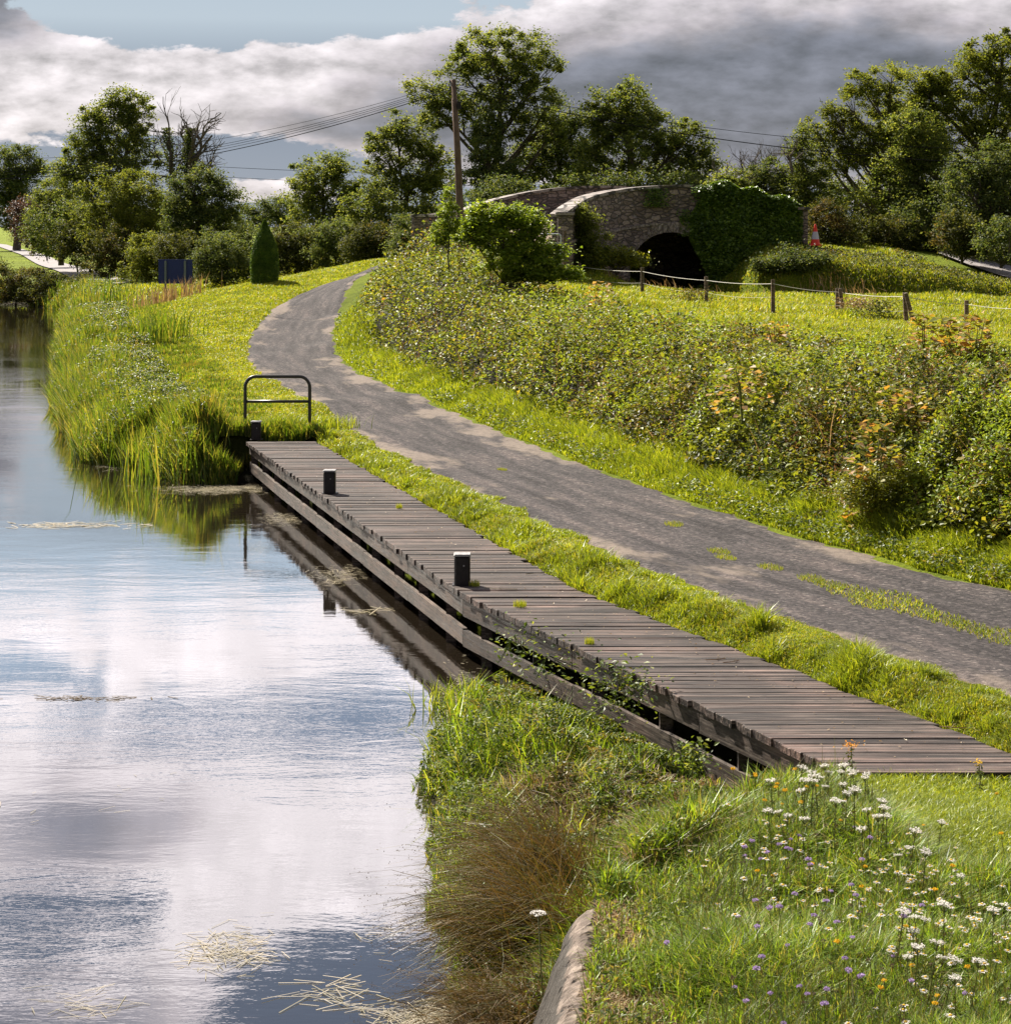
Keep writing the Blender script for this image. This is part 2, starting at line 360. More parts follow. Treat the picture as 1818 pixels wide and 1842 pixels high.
m, N = material('bollard_plastic'); pos = N.pos(); nz = N.noise(pos, 18, 4, 0.6)
finish(N, principled(N, N.ramp(nz, [(0.35, (0.007, 0.005, 0.006)), (0.7, (0.018, 0.013, 0.014))]), 0.5, 0.3, N.bump(nz, 0.2, 0.01))); M['bollard'] = m
m, N = material('bollard_cap'); nz = N.noise(N.pos(), 30, 4, 0.6)
finish(N, principled(N, N.ramp(nz, [(0.35, (0.20, 0.19, 0.19)), (0.7, (0.42, 0.40, 0.39))]), 0.4, 0.5)); M['cap'] = m
m, N = material('rail_paint'); nz = N.noise(N.pos(), 25, 4, 0.7)
finish(N, principled(N, N.ramp(nz, [(0.4, (0.020, 0.020, 0.018)), (0.75, (0.055, 0.048, 0.035))]), 0.38, 0.5)); M['rail'] = m
m, N = material('galvanised'); nz = N.noise(N.pos(), 14, 4, 0.6)
finish(N, principled(N, N.ramp(nz, [(0.4, (0.42, 0.44, 0.50)), (0.75, (0.62, 0.64, 0.70))]), 0.45, 0.5, None, 0.3)); M['galv'] = m
m, N = material('wire'); finish(N, principled(N, (0.012, 0.012, 0.014), 1.0, 0.0)); M['wire'] = m
m, N = material('rope'); finish(N, principled(N, (0.55, 0.52, 0.46), 0.7, 0.3)); M['rope'] = m
m, N = material('sign_blue'); nz = N.noise(N.mapping(N.pos(), scale=(1, 1, 6)), 6, 3, 0.6)
finish(N, principled(N, N.ramp(nz, [(0.4, (0.008, 0.016, 0.112)), (0.7, (0.013, 0.027, 0.161))]), 0.5, 0.4)); M['sign_blue'] = m
m, N = material('sign_grey'); finish(N, principled(N, (0.13, 0.15, 0.18), 0.5, 0.4)); M['sign_grey'] = m
m, N = material('cone_red'); finish(N, principled(N, (0.72, 0.035, 0.015), 0.5, 0.4)); M['cone_red'] = m
m, N = material('cone_band'); finish(N, principled(N, (0.50, 0.47, 0.55), 0.5, 0.5)); M['cone_band'] = m

def stone(name, cols, sc=5.0, bw=0.40, bh=0.15, mort=(0.20, 0.17, 0.15)):
    m, N = material(name); pos = N.pos()
    v1 = N.noise(pos, 1.1, 3, 0.6, out=1)
    warp = N.n.new('ShaderNodeVectorMath'); warp.operation = 'MULTIPLY_ADD'
    N.l.new(v1, warp.inputs[0]); warp.inputs[1].default_value = (0.18, 0.18, 0.14); N.l.new(pos, warp.inputs[2])
    vor = N.n.new('ShaderNodeTexVoronoi'); vor.feature = 'F1'
    N.l.new(N.mapping(warp.outputs[0], scale=(1 / bw, 1 / bw, 1 / bh)), vor.inputs['Vector']); vor.inputs['Scale'].default_value = 1
    ve = N.n.new('ShaderNodeTexVoronoi'); ve.feature = 'DISTANCE_TO_EDGE'
    N.l.new(N.mapping(warp.outputs[0], scale=(1 / bw, 1 / bw, 1 / bh)), ve.inputs['Vector']); ve.inputs['Scale'].default_value = 1
    sv = N.n.new('ShaderNodeSeparateColor'); N.l.new(vor.outputs['Color'], sv.inputs[0])
    c = N.ramp(sv.outputs[0], [((i + .5) / len(cols), cc) for i, cc in enumerate(cols)])
    fine = N.noise(pos, 14, 5, 0.7)
    c = N.mix(1.0, c, N.ramp(fine, [(0.3, (0.55, 0.55, 0.56)), (0.7, (1.5, 1.45, 1.4))]), 'MULTIPLY')
    edge = N.ss(ve.outputs[0], 0.03, 0.11)
    c = N.mix(edge, mort, c)
    c = N.mix(N.m('MULTIPLY', N.ss(N.noise(pos, 0.8, 4, 0.6), 0.55, 0.7), 0.7), c, (0.06, 0.05, 0.042))
    c = N.mix(N.m('MULTIPLY', N.ss(N.noise(pos, 3.1, 4, 0.7), 0.60, 0.68), 0.6), c, (0.42, 0.38, 0.36))
    hgt = N.m('ADD', N.m('MULTIPLY', edge, 0.8), N.m('MULTIPLY', fine, 0.6))
    finish(N, principled(N, c, 0.88, 0.25, N.bump(hgt, 0.9, 0.06)))
    return m
M['rubble'] = stone('rubble_stone', [(0.147, 0.119, 0.114), (0.227, 0.182, 0.173), (0.318, 0.259, 0.239), (0.181, 0.141, 0.125)], mort=(0.102, 0.087, 0.083))
M['voussoir'] = stone('voussoir_stone', [(0.251, 0.217, 0.210), (0.344, 0.305, 0.286), (0.293, 0.250, 0.231)], bw=0.2, bh=0.34)
M['coping'] = stone('coping_stone', [(0.306, 0.276, 0.263), (0.379, 0.343, 0.330), (0.269, 0.233, 0.220)], bw=0.8, bh=0.8, mort=(0.061, 0.055, 0.049))
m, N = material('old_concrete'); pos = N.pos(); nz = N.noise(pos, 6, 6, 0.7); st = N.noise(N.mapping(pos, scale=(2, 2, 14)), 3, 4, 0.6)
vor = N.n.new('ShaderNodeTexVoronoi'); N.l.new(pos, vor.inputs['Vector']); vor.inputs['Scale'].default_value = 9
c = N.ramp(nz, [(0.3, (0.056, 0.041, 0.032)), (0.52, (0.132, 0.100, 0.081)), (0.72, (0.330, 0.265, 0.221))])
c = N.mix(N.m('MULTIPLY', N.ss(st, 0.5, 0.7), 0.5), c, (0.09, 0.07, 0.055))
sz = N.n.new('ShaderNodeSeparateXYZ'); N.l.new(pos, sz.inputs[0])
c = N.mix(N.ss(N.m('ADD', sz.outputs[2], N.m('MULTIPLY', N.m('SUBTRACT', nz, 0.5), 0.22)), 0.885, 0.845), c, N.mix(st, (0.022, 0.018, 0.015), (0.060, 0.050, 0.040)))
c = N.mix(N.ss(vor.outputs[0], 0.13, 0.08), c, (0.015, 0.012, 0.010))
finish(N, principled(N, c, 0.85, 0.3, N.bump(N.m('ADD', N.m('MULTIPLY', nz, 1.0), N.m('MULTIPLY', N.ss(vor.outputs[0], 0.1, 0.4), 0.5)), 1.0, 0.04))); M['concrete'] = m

# gravel track: worn streaks run along it (UV), stones by fine noise
m, N = material('gravel'); pos = N.pos()
uv = N.n.new('ShaderNodeUVMap'); uv.uv_map = 'UVMap'
suv = N.n.new('ShaderNodeSeparateXYZ'); N.l.new(uv.outputs[0], suv.inputs[0])
along = N.noise(N.mapping(uv.outputs[0], scale=(0.35, 9, 1)), 1.0, 5, 0.6)
grit = N.noise(pos, 42, 3, 0.8); grit2 = N.noise(pos, 11, 4, 0.75); bigp = N.noise(N.mapping(uv.outputs[0], scale=(0.25, 1.6, 1)), 1.0, 4, 0.65)
vr = N.n.new('ShaderNodeTexVoronoi'); N.l.new(pos, vr.inputs['Vector']); vr.inputs['Scale'].default_value = 24
svr = N.n.new('ShaderNodeSeparateColor'); N.l.new(vr.outputs['Color'], svr.inputs[0])
c = N.ramp(N.m('ADD', N.m('MULTIPLY', grit, 0.55), N.m('MULTIPLY', svr.outputs[0], 0.45)), [(0.25, (0.029, 0.026, 0.028)), (0.5, (0.057, 0.050, 0.051)), (0.68, (0.089, 0.077, 0.076)), (0.8, (0.178, 0.160, 0.151))])
c = N.mix(1.0, c, N.ramp(along, [(0.34, (0.55, 0.54, 0.55)), (0.5, (1.0, 1.0, 1.0)), (0.66, (1.62, 1.52, 1.45))]), 'MULTIPLY')
c = N.mix(1.0, c, N.ramp(grit2, [(0.3, (0.8, 0.8, 0.8)), (0.7, (1.22, 1.2, 1.2))]), 'MULTIPLY')
edge = N.m('ABSOLUTE', N.m('SUBTRACT', suv.outputs[1], 0.5))
worn = N.m('MULTIPLY', N.ss(N.m('ADD', bigp, N.m('MULTIPLY', edge, 0.36)), 0.63, 0.74), N.ss(grit2, 0.3, 0.6, 0.35, 0.85))
c = N.mix(worn, c, (0.25, 0.20, 0.165))
dirt = N.ss(N.m('ADD', edge, N.m('MULTIPLY', N.m('SUBTRACT', grit2, 0.5), 0.08)), 0.455, 0.485)
c = N.mix(N.m('MULTIPLY', dirt, 0.75), c, (0.20, 0.145, 0.10))
finish(N, principled(N, c, 0.9, 0.2, N.bump(N.m('ADD', N.m('MULTIPLY', svr.outputs[0], 0.5), N.m('ADD', grit, N.m('MULTIPLY', along, 0.7))), 0.9, 0.03))); M['gravel'] = m

m, N = material('lane'); nz = N.noise(N.pos(), 1.2, 5, 0.7)
finish(N, principled(N, N.ramp(nz, [(0.3, (0.180, 0.162, 0.162)), (0.7, (0.306, 0.279, 0.279))]), 0.85, 0.2)); M['lane'] = m

# soil and turf
m, N = material('ground'); pos = N.pos()
a = N.noise(pos, 0.22, 4, 0.6); b = N.noise(pos, 2.2, 5, 0.7); d = N.noise(pos, 16, 4, 0.8)
c = N.ramp(a, [(0.35, (0.12, 0.16, 0.015)), (0.65, (0.19, 0.245, 0.02))])
c = N.mix(1.0, c, N.ramp(b, [(0.3, (0.72, 0.75, 0.7)), (0.7, (1.28, 1.22, 1.2))]), 'MULTIPLY')
c = N.mix(1.0, c, N.ramp(d, [(0.3, (0.6, 0.6, 0.6)), (0.7, (1.4, 1.35, 1.2))]), 'MULTIPLY')
c = N.mix(N.m('MULTIPLY', N.ss(b, 0.60, 0.72), 0.4), c, (0.13, 0.095, 0.05))
sz = N.n.new('ShaderNodeSeparateXYZ'); N.l.new(pos, sz.inputs[0])
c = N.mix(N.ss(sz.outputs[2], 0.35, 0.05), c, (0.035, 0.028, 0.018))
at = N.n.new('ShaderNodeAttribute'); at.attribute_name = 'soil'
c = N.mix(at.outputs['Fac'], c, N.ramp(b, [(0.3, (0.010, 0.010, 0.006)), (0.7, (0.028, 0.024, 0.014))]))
finish(N, principled(N, c, 0.95, 0.1, N.bump(N.m('ADD', b, d), 1.0, 0.12))); M['ground'] = m

# water: mirror with small ripples over a dark body
m, N = material('water'); pos = N.pos()
r1 = N.noise(N.mapping(pos, scale=(0.55, 1.5, 1)), 1.3, 5, 0.6, dist=0.4)
r2 = N.noise(N.mapping(pos, scale=(1.0, 2.2, 1)), 7.0, 3, 0.6)
calm = N.ss(N.noise(pos, 0.20, 3, 0.5), 0.38, 0.62, 0.22, 1.0)
hh = N.m('ADD', N.m('MULTIPLY', r1, 0.75), N.m('MULTIPLY', r2, 0.13))
bmp = N.n.new('ShaderNodeBump'); N.l.new(N.m('MULTIPLY', hh, calm), bmp.inputs['Height']); bmp.inputs['Strength'].default_value = 0.16; bmp.inputs['Distance'].default_value = 0.040
fr = N.n.new('ShaderNodeFresnel'); fr.inputs[0].default_value = 1.9; N.l.new(bmp.outputs[0], fr.inputs[1])
gl = N.n.new('ShaderNodeBsdfGlossy'); gl.inputs['Roughness'].default_value = 0.012; gl.inputs[0].default_value = (1, 1, 1, 1); N.l.new(bmp.outputs[0], gl.inputs['Normal'])
df = principled(N, (0.016, 0.012, 0.008), 0.6, 0.0)
mx = N.n.new('ShaderNodeMixShader'); N.put(mx.inputs[0], N.m('ADD', N.m('MULTIPLY', fr.outputs[0], 0.72), 0.30, clamp=True))
N.l.new(df, mx.inputs[1]); N.l.new(gl.outputs[0], mx.inputs[2]); finish(N, mx.outputs[0]); M['water'] = m

for nm, col in (('petal_white', (0.74, 0.70, 0.66)), ('petal_purple', (0.50, 0.36, 0.62)), ('petal_yellow', (0.80, 0.50, 0.02)), ('petal_orange', (0.75, 0.33, 0.02)), ('seed_brown', (0.13, 0.09, 0.05)), ('petal_pink', (0.55, 0.28, 0.36))):
    m, N = material(nm); p = principled(N, N.mix(N.island(), tuple(x * 0.7 for x in col), col), 0.6, 0.2)
    t = N.n.new('ShaderNodeBsdfTranslucent'); t.inputs[0].default_value = col + (1,)
    mx = N.n.new('ShaderNodeMixShader'); mx.inputs[0].default_value = 0.3; N.l.new(p, mx.inputs[1]); N.l.new(t.outputs[0], mx.inputs[2]); finish(N, mx.outputs[0]); M[nm] = m
M['meadow'] = leaf_mat('meadow', [(0.052, 0.098, 0.011), (0.110, 0.194, 0.014), (0.194, 0.312, 0.021), (0.284, 0.403, 0.032), (0.311, 0.278, 0.085)], 0.44, 0.42, 0.4, pscale=1.6)
M['stem'] = leaf_mat('stem', [(0.07, 0.11, 0.025), (0.12, 0.15, 0.04), (0.12, 0.09, 0.04)], 0.2, 0.5, 0.3)


# ------------------------------------------------------------------ layout of the land
def P(px, py, z):            # photo pixel on the level z -> world
    y = FOC * (H - z) / (py - HY); return ((px - CX) / FOC * y, y, z)
def PY(px, py, y):           # photo pixel at distance y -> world
    return ((px - CX) / FOC * y, y, H - (py - HY) / FOC * y)

R_edge = [(13.0, 6.0, .88), (9.0, 15.5, .86)] + [P(*q) for q in [(1818, 1062, .85), (1574, 1000, .85), (1349, 935, .85), (1216, 891, .85), (1100, 850, .85), (985, 808, .85), (831, 743, .85), (658, 678, .9), (612, 642, 1.0), (599, 612, 1.2), (604, 590, 1.42), (614, 562, 1.75), (632, 512, 2.6), (668, 488, 3.05), (740, 474, 3.35)]]
L_edge = [(9.3, 4.0, .88), (6.6, 11.2, .86)] + [P(*q) for q in [(1818, 1262, .85), (1690, 1215, .85), (1557, 1172, .85), (1400, 1112, .85), (1260, 1068, .85), (1160, 1028, .85), (1060, 985, .85), (927, 922, .85), (831, 875, .85), (715, 825, .85), (623, 773, .85), (570, 728, .86), (490, 690, .9), (447, 664, .95), (437, 640, 1.05), (441, 610, 1.22), (457, 583, 1.45), (500, 545, 1.95), (560, 520, 2.4), (620, 502, 2.72), (668, 480, 3.15), (740, 466, 3.42)]]
def chaikin(pts, n=2):
    p = np.array(pts, float)
    for _ in range(n):
        a = p[:-1] * .75 + p[1:] * .25; b = p[:-1] * .25 + p[1:] * .75
        m_ = np.empty((len(a) * 2, p.shape[1])); m_[0::2] = a; m_[1::2] = b
        p = np.vstack([p[:1], m_, p[-1:]])
    return p
Rp = chaikin(R_edge); Lp = chaikin(L_edge)

water_poly = np.array([(-.2, -6), (-.27, 12.4), (-.45, 14.9), (-.75, 17.9), (-.55, 20.3), (-.05, 21.9), (.60, 22.9), (-1.35, 30), (-3.7, 38.2), (-4.4, 38.9), (-5.0, 38.3),
                       (-6.1, 38.4), (-7.5, 40.6), (-8.9, 42), (-10.9, 49), (-13.6, 60.6), (-18.6, 83), (-22.6, 102), (-24.6, 114), (-31, 127), (-50, 141), (-120, 170),
                       (-120, 155), (-60, 130), (-44, 112), (-37, 90), (-31, 65), (-25, 45), (-19, 25), (-15, 4), (-12, -6)], float)

def seg_dist(x, y, poly, closed=False):
    p = np.asarray(poly)[:, :2]; n = len(p); best = np.full(x.shape, 1e9); side = np.zeros(x.shape)
    for i in range(n if closed else n - 1):
        a = p[i]; b = p[(i + 1) % n]; d = b - a; L2 = d @ d + 1e-12
        t = np.clip(((x - a[0]) * d[0] + (y - a[1]) * d[1]) / L2, 0, 1)
        ex = x - a[0] - t * d[0]; ey = y - a[1] - t * d[1]; q = ex * ex + ey * ey
        c = d[0] * (y - a[1]) - d[1] * (x - a[0])
        m_ = q < best; best = np.where(m_, q, best); side = np.where(m_, c, side)
    return np.sqrt(best), side
def inside(x, y, poly):
    p = np.asarray(poly)[:, :2]; r = np.zeros(x.shape, bool); n = len(p)
    for i in range(n):
        a = p[i]; b = p[(i + 1) % n]
        if a[1] == b[1]: continue
        c = ((a[1] > y) != (b[1] > y)) & (x < (b[0] - a[0]) * (y - a[1]) / (b[1] - a[1]) + a[0]); r ^= c
    return r
def d_water(x, y):
    d, _ = seg_dist(x, y, water_poly, True); return np.where(inside(x, y, water_poly), -d, d)
def d_right(x, y):           # >0 to the right of the track (outside it)
    d, s = seg_dist(x, y, Rp); return np.where(s < 0, d, -d)
def d_left(x, y):
    d, s = seg_dist(x, y, Lp); return np.where(s > 0, d, -d)
def sstep(t): t = np.clip(t, 0, 1); return t * t * (3 - 2 * t)

# control points for the height of the land
ctl = []
for p in R_edge + L_edge: ctl.append(p)
Rq = Rp[::2]
for i in range(1, len(Rq) - 1):
    a, b = Rq[i - 1], Rq[i + 1]; d = (b - a)[:2]; d /= np.linalg.norm(d); nr = np.array((d[1], -d[0])); p = Rq[i]
    if p[1] < 62:
        ctl.append((p[0] + nr[0] * .7, p[1] + nr[1] * .7, p[2] + .08))
        top_ = 1.85 if p[1] < 45 else max(1.85, p[2] + 1.1)
        ctl.append((p[0] + nr[0] * 3.2, p[1] + nr[1] * 3.2, top_)); ctl.append((p[0] + nr[0] * 6.5, p[1] + nr[1] * 6.5, max(2.15, p[2] + 1.3)))
        if p[1] < 45: ctl.append((p[0] + nr[0] * 11, p[1] + nr[1] * 11, 2.2))
ctl += [PY(*q) for q in [(1042, 505, 75), (1155, 530, 70), (1270, 547, 66), (1390, 568, 61), (1510, 566, 60), (1630, 580, 56), (1738, 583, 56), (1818, 592, 54), (2100, 600, 54),
                         (2500, 620, 50), (1100, 470, 79), (1200, 520, 74), (1400, 540, 69), (1600, 552, 66), (1818, 560, 66), (2200, 560, 66), (900, 500, 66), (820, 505, 64), (760, 490, 74), (950, 470, 76),
                         (758, 462, 84), (860, 452, 86), (950, 448, 87), (690, 466, 92), (475, 508, 85), (560, 492, 90), (380, 528, 85), (385, 560, 75), (330, 600, 70), (300, 540, 92), (315, 517, 110),
                         (1490, 447, 88), (1650, 456, 92), (1818, 478, 92), (1560, 440, 96), (2100, 480, 95), (1460, 452, 82), (1700, 488, 85), (1818, 508, 84), (1950, 530, 84), (1600, 475, 84), (250, 520, 120)]]
ctl += [(12, 42, 2.2), (16, 38, 2.15), (9, 50, 2.25), (18, 30, 2.1), (25, 25, 2.1), (24, 45, 2.2), (30, 60, 2.2), (3, 60, 2.6), (0, 66, 2.9)]
ctl += [(3.0, 13, .88), (1.5, 11, .9), (5, 9, .9), (.5, 8, .9), (2, 4, .9), (-4.5, 42, .72), (-6.5, 44, .6), (-9, 52, .55), (-10, 60, .7), (-15, 75, .6), (-18, 90, .8), (-20, 105, 1.0), (-14, 100, 1.6), (-8, 100, 2.4),
        (-30, 140, 1.2), (-20, 125, 1.3), (-36, 150, 1.4), (-60, 190, 1.4), (-50, 160, 1.3), (-25, 150, 1.6), (-10, 130, 2.2), (0, 120, 3.0), (15, 120, 3.4), (40, 120, 3.2), (60, 80, 2.6), (60, 40, 2.2), (50, 10, 2.0), (0, 160, 2.2), (50, 170, 2.5),
        (-40, 60, .9), (-45, 95, 1.0), (-30, 20, .9), (-70, 60, 1.1), (-20, -10, .9)]
ctl = np.array(ctl)
# ditch below the bridge, behind the field fence
ditch = np.array([PY(1215, 500, 88)[:2], PY(1215, 500, 79)[:2], PY(1330, 500, 76)[:2], PY(1500, 500, 75)[:2], PY(1818, 500, 76)[:2], (45, 78)], float)
def tps_k(r2): return 0.5 * r2 * np.log(r2 + 1e-9)
def _solve():
    n = len(ctl); xy = ctl[:, :2] / 30.0
    r2 = ((xy[:, None] - xy[None]) ** 2).sum(-1); K = tps_k(r2) + np.eye(n) * 2e-4
    Pm = np.hstack([np.ones((n, 1)), xy]); A_ = np.block([[K, Pm], [Pm.T, np.zeros((3, 3))]])
    return np.linalg.solve(A_, np.concatenate([ctl[:, 2], np.zeros(3)]))
TPS = _solve()
def z_land(x, y):
    xs = x.ravel() / 30; ys = y.ravel() / 30; out = np.zeros(xs.shape); n = len(ctl)
    for i0 in range(0, len(xs), 20000):
        a = xs[i0:i0 + 20000]; b = ys[i0:i0 + 20000]
        r2 = (a[:, None] - ctl[None, :, 0] / 30) ** 2 + (b[:, None] - ctl[None, :, 1] / 30) ** 2
        out[i0:i0 + 20000] = tps_k(r2) @ TPS[:n] + TPS[n] + TPS[n + 1] * a + TPS[n + 2] * b
    out = out.reshape(x.shape)
    far = np.maximum(np.maximum(np.abs(x) - 60, y - 165), -y - 5); w = sstep(far / 40)
    return np.clip(out, 0.3, 4.6) * (1 - w) + 2.0 * w

# deck outline (level .75)
DZ = 0.75
Dl = [P(447, 795, DZ)[:2], P(832, 1066, DZ)[:2], P(1490, 1374, DZ)[:2]]
Dr = [P(565, 793, DZ)[:2], P(1047, 1066, DZ)[:2], P(1840, 1362, DZ)[:2]]
def on_line(pts, y):
    p = sorted(pts, key=lambda q: q[1]); ys = [q[1] for q in p]; xs = [q[0] for q in p]
    lo = np.interp(y, ys, xs)
    s0 = (xs[1] - xs[0]) / (ys[1] - ys[0]); return np.where(y < ys[0], xs[0] + (y - ys[0]) * s0, lo)
DECK_Y0, DECK_Y1 = 15.35, 39.0
def in_deck(x, y, gl=0.0, gr=0.0):
    return (y > DECK_Y0) & (y < DECK_Y1) & (x > on_line(Dl, y) - gl) & (x < on_line(Dr, y) + gr)

def wall_x(y): return 0.52 - 0.16 * np.clip(12.1 - y, 0, 3) / 1.7
def z_ground(x, y):
    x = np.asarray(x, float); y = np.asarray(y, float)
    z = z_land(x, y); d = d_water(x, y)
    lo = -0.9; w0, w1 = -0.9, 1.1
    s = sstep((d - w0) / (w1 - w0)); zz = lo + (z - lo) * s
    # gentle marginal shelf in front of the near part of the jetty and by the old wall
    near = (y < 22.5) & (y > -2) & (x > -3) & (x < 4.0)
    shelf = np.where(d > 0, 0.03 + (0.10 + 0.20 * sstep((15.0 - y) / 2.6)) * sstep(d / 2.0), -0.04 + d * 0.5)
    front = near & (x < np.where(y > 15.4, on_line(Dl, y) + 0.3, np.where(y > 12.1, 0.55 + (y - 12.1) * 0.55, wall_x(y))))
    zz = np.where(front, np.maximum(shelf, lo), zz)
    # land behind the jetty stands nearly upright under its back edge
    back = (y > 15.5) & (y < 39.5) & ~front & (x < on_line(Dr, y) + 2) & (x > on_line(Dr, y) - 3)
    e = x - on_line(Dr, y)
    zz = np.where(back, np.where(e < 0.0, np.minimum(zz, 0.12), 0.69 + (z - 0.69) * sstep((e - 0.02) / 0.55)), zz)
    zz = np.where(in_deck(x, y, 0.3, 0.02), np.minimum(zz, np.where(d > 0, 0.2, -0.1)), zz)
    land_edge = (y <= 15.4) & near & ~front
    zz = np.where(land_edge, z - 0.20 * sstep((y - 13.0) / 2.3) * sstep((x - 1.2) / .8), zz)
    dd, _ = seg_dist(x, y, ditch); zz = zz - 1.9 * (1 - sstep((dd - 0.8) / 3.2)) * (y > 70)
    return zz

# ------------------------------------------------------------------ ground sheet, water, track
def axis(parts):
    out = [parts[0][0]]
    for a, b, st in parts:
        n = max(1, int(round((b - a) / st))); out += list(np.linspace(a, b, n + 1)[1:])
    return np.array(out)
xs = axis([(-2500, -300, 400), (-300, -80, 20), (-80, -34, 2), (-34, -16, .6), (-16, -2, .28), (-2, 8, .14), (8, 24, .4), (24, 60, 1.5), (60, 300, 20), (300, 2500, 400)])
ys = axis([(-300, -20, 40), (-20, 8, 2), (8, 26, .14), (26, 48, .28), (48, 100, .5), (100, 180, 2), (180, 400, 20), (400, 4000, 400)])
X, Y = np.meshgrid(xs, ys); Z = z_ground(X, Y)
nx, ny = len(xs), len(ys)
g = Acc(); idx = np.arange(nx * ny).reshape(ny, nx)
g.add(np.stack([X, Y, Z], -1).reshape(-1, 3), np.stack([idx[:-1, :-1], idx[:-1, 1:], idx[1:, 1:], idx[1:, :-1]], -1).reshape(-1, 4))
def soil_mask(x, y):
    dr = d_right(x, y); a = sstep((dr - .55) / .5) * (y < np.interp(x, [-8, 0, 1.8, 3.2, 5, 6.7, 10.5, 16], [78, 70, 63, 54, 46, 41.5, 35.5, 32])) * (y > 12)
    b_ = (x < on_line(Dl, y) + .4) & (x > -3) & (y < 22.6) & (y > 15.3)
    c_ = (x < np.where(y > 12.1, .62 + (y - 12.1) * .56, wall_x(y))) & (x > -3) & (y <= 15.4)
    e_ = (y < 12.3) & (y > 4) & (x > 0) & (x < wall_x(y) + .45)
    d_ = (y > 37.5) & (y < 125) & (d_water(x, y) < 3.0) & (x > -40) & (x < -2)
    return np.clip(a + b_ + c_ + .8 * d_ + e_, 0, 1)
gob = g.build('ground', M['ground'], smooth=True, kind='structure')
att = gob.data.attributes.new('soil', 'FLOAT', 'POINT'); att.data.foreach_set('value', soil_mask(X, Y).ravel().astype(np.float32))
g = Acc(); wx = [-400, -60, -20, 0, 3]; wy = [-60, 0, 20, 60, 120, 220]
g.add([(a, b, 0) for b in wy for a in wx], [(j * 5 + i, j * 5 + i + 1, j * 5 + i + 6, j * 5 + i + 5) for j in range(5) for i in range(4)])
g.build('water', M['water'], kind='structure')

def arclen(p): return np.concatenate([[0], np.cumsum(np.linalg.norm(np.diff(p[:, :2], axis=0), axis=1))])
def resample(p, n):
    s = arclen(p); t = np.linspace(0, s[-1], n); return np.stack([np.interp(t, s, p[:, k]) for k in range(p.shape[1])], 1)
NS = 420; Ls = resample(Lp, NS); Rd = resample(Rp, 2400); sR = arclen(Rd); j = 0; Rs = []
for q in Ls:
    dd = np.hypot(Rd[j:, 0] - q[0], Rd[j:, 1] - q[1]); k = int(np.argmin(dd[:260])); j += k; Rs.append(sR[j])
Rs = np.array(Rs); ker = np.ones(15) / 15; Rs = np.convolve(np.pad(Rs, 7, mode='edge'), ker, 'valid')
Rs = np.stack([np.interp(Rs, sR, Rd[:, k]) for k in range(3)], 1)
NC = 15; tt = np.linspace(0, 1, NC)
wob = lambda s, k: 0.10 * np.sin(s * 1.9 + k) + 0.07 * np.sin(s * 4.7 + 2 * k) + 0.05 * np.sin(s * 9.1 + k)
sl = arclen(Ls); g = Acc(); PX = Ls[:, None, 0] * (1 - tt) + Rs[:, None, 0] * tt; PYy = Ls[:, None, 1] * (1 - tt) + Rs[:, None, 1] * tt
PX[:, 0] += wob(sl, 1.0); PX[:, -1] += wob(sl, 4.0)
PZ = z_ground(PX, PYy) + 0.03; PZ[:, 0] -= 0.05; PZ[:, -1] -= 0.05
ii = np.arange(NS * NC).reshape(NS, NC)
g.add(np.stack([PX, PYy, PZ], -1).reshape(-1, 3), np.stack([ii[:-1, :-1], ii[:-1, 1:], ii[1:, 1:], ii[1:, :-1]], -1).reshape(-1, 4))
pth = g.build('path', M['gravel'], smooth=True, kind='structure')
uvl = pth.data.uv_layers.new(name='UVMap'); vi = np.zeros(len(pth.data.loops), np.int32); pth.data.loops.foreach_get('vertex_index', vi)
uvv = np.stack([np.repeat(sl, NC), np.tile(tt, NS)], 1)[vi]; uvl.data.foreach_set('uv', uvv.astype(np.float32).ravel())

def strip(name, left, right, mat, n=60, lift=0.04, **tags):
    a = resample(chaikin(left), n); b = resample(chaikin(right), n); t = np.linspace(0, 1, 5); g = Acc()
    x = a[:, None, 0] * (1 - t) + b[:, None, 0] * t; y = a[:, None, 1] * (1 - t) + b[:, None, 1] * t
    ii = np.arange(n * 5).reshape(n, 5)
    g.add(np.stack([x, y, z_ground(x, y) + lift], -1).reshape(-1, 3), np.stack([ii[:-1, :-1], ii[:-1, 1:], ii[1:, 1:], ii[1:, :-1]], -1).reshape(-1, 4))
    return g.build(name, mat, **tags)
lane_l = [PY(-160, 428, 420), PY(-20, 440, 330), PY(5, 452, 260), PY(45, 478, 190), PY(105, 505, 150), PY(150, 512, 132), PY(190, 512, 126)]
lane_r = [PY(-130, 428, 420), PY(4, 440, 330), PY(30, 452, 260), PY(90, 474, 190), PY(155, 492, 156), PY(200, 500, 142), PY(240, 505, 134)]
strip('road', lane_l, lane_r, M['lane'], lift=0.10, kind='structure')
far_l = [PY(1688, 465, 92), PY(1750, 475, 88), PY(1830, 487, 84), PY(2100, 510, 78)]
far_r = [PY(1688, 461, 96), PY(1750, 467, 93), PY(1830, 476, 90), PY(2100, 495, 84)]
strip('lane', far_l, far_r, M['lane'], lift=0.16, kind='structure')

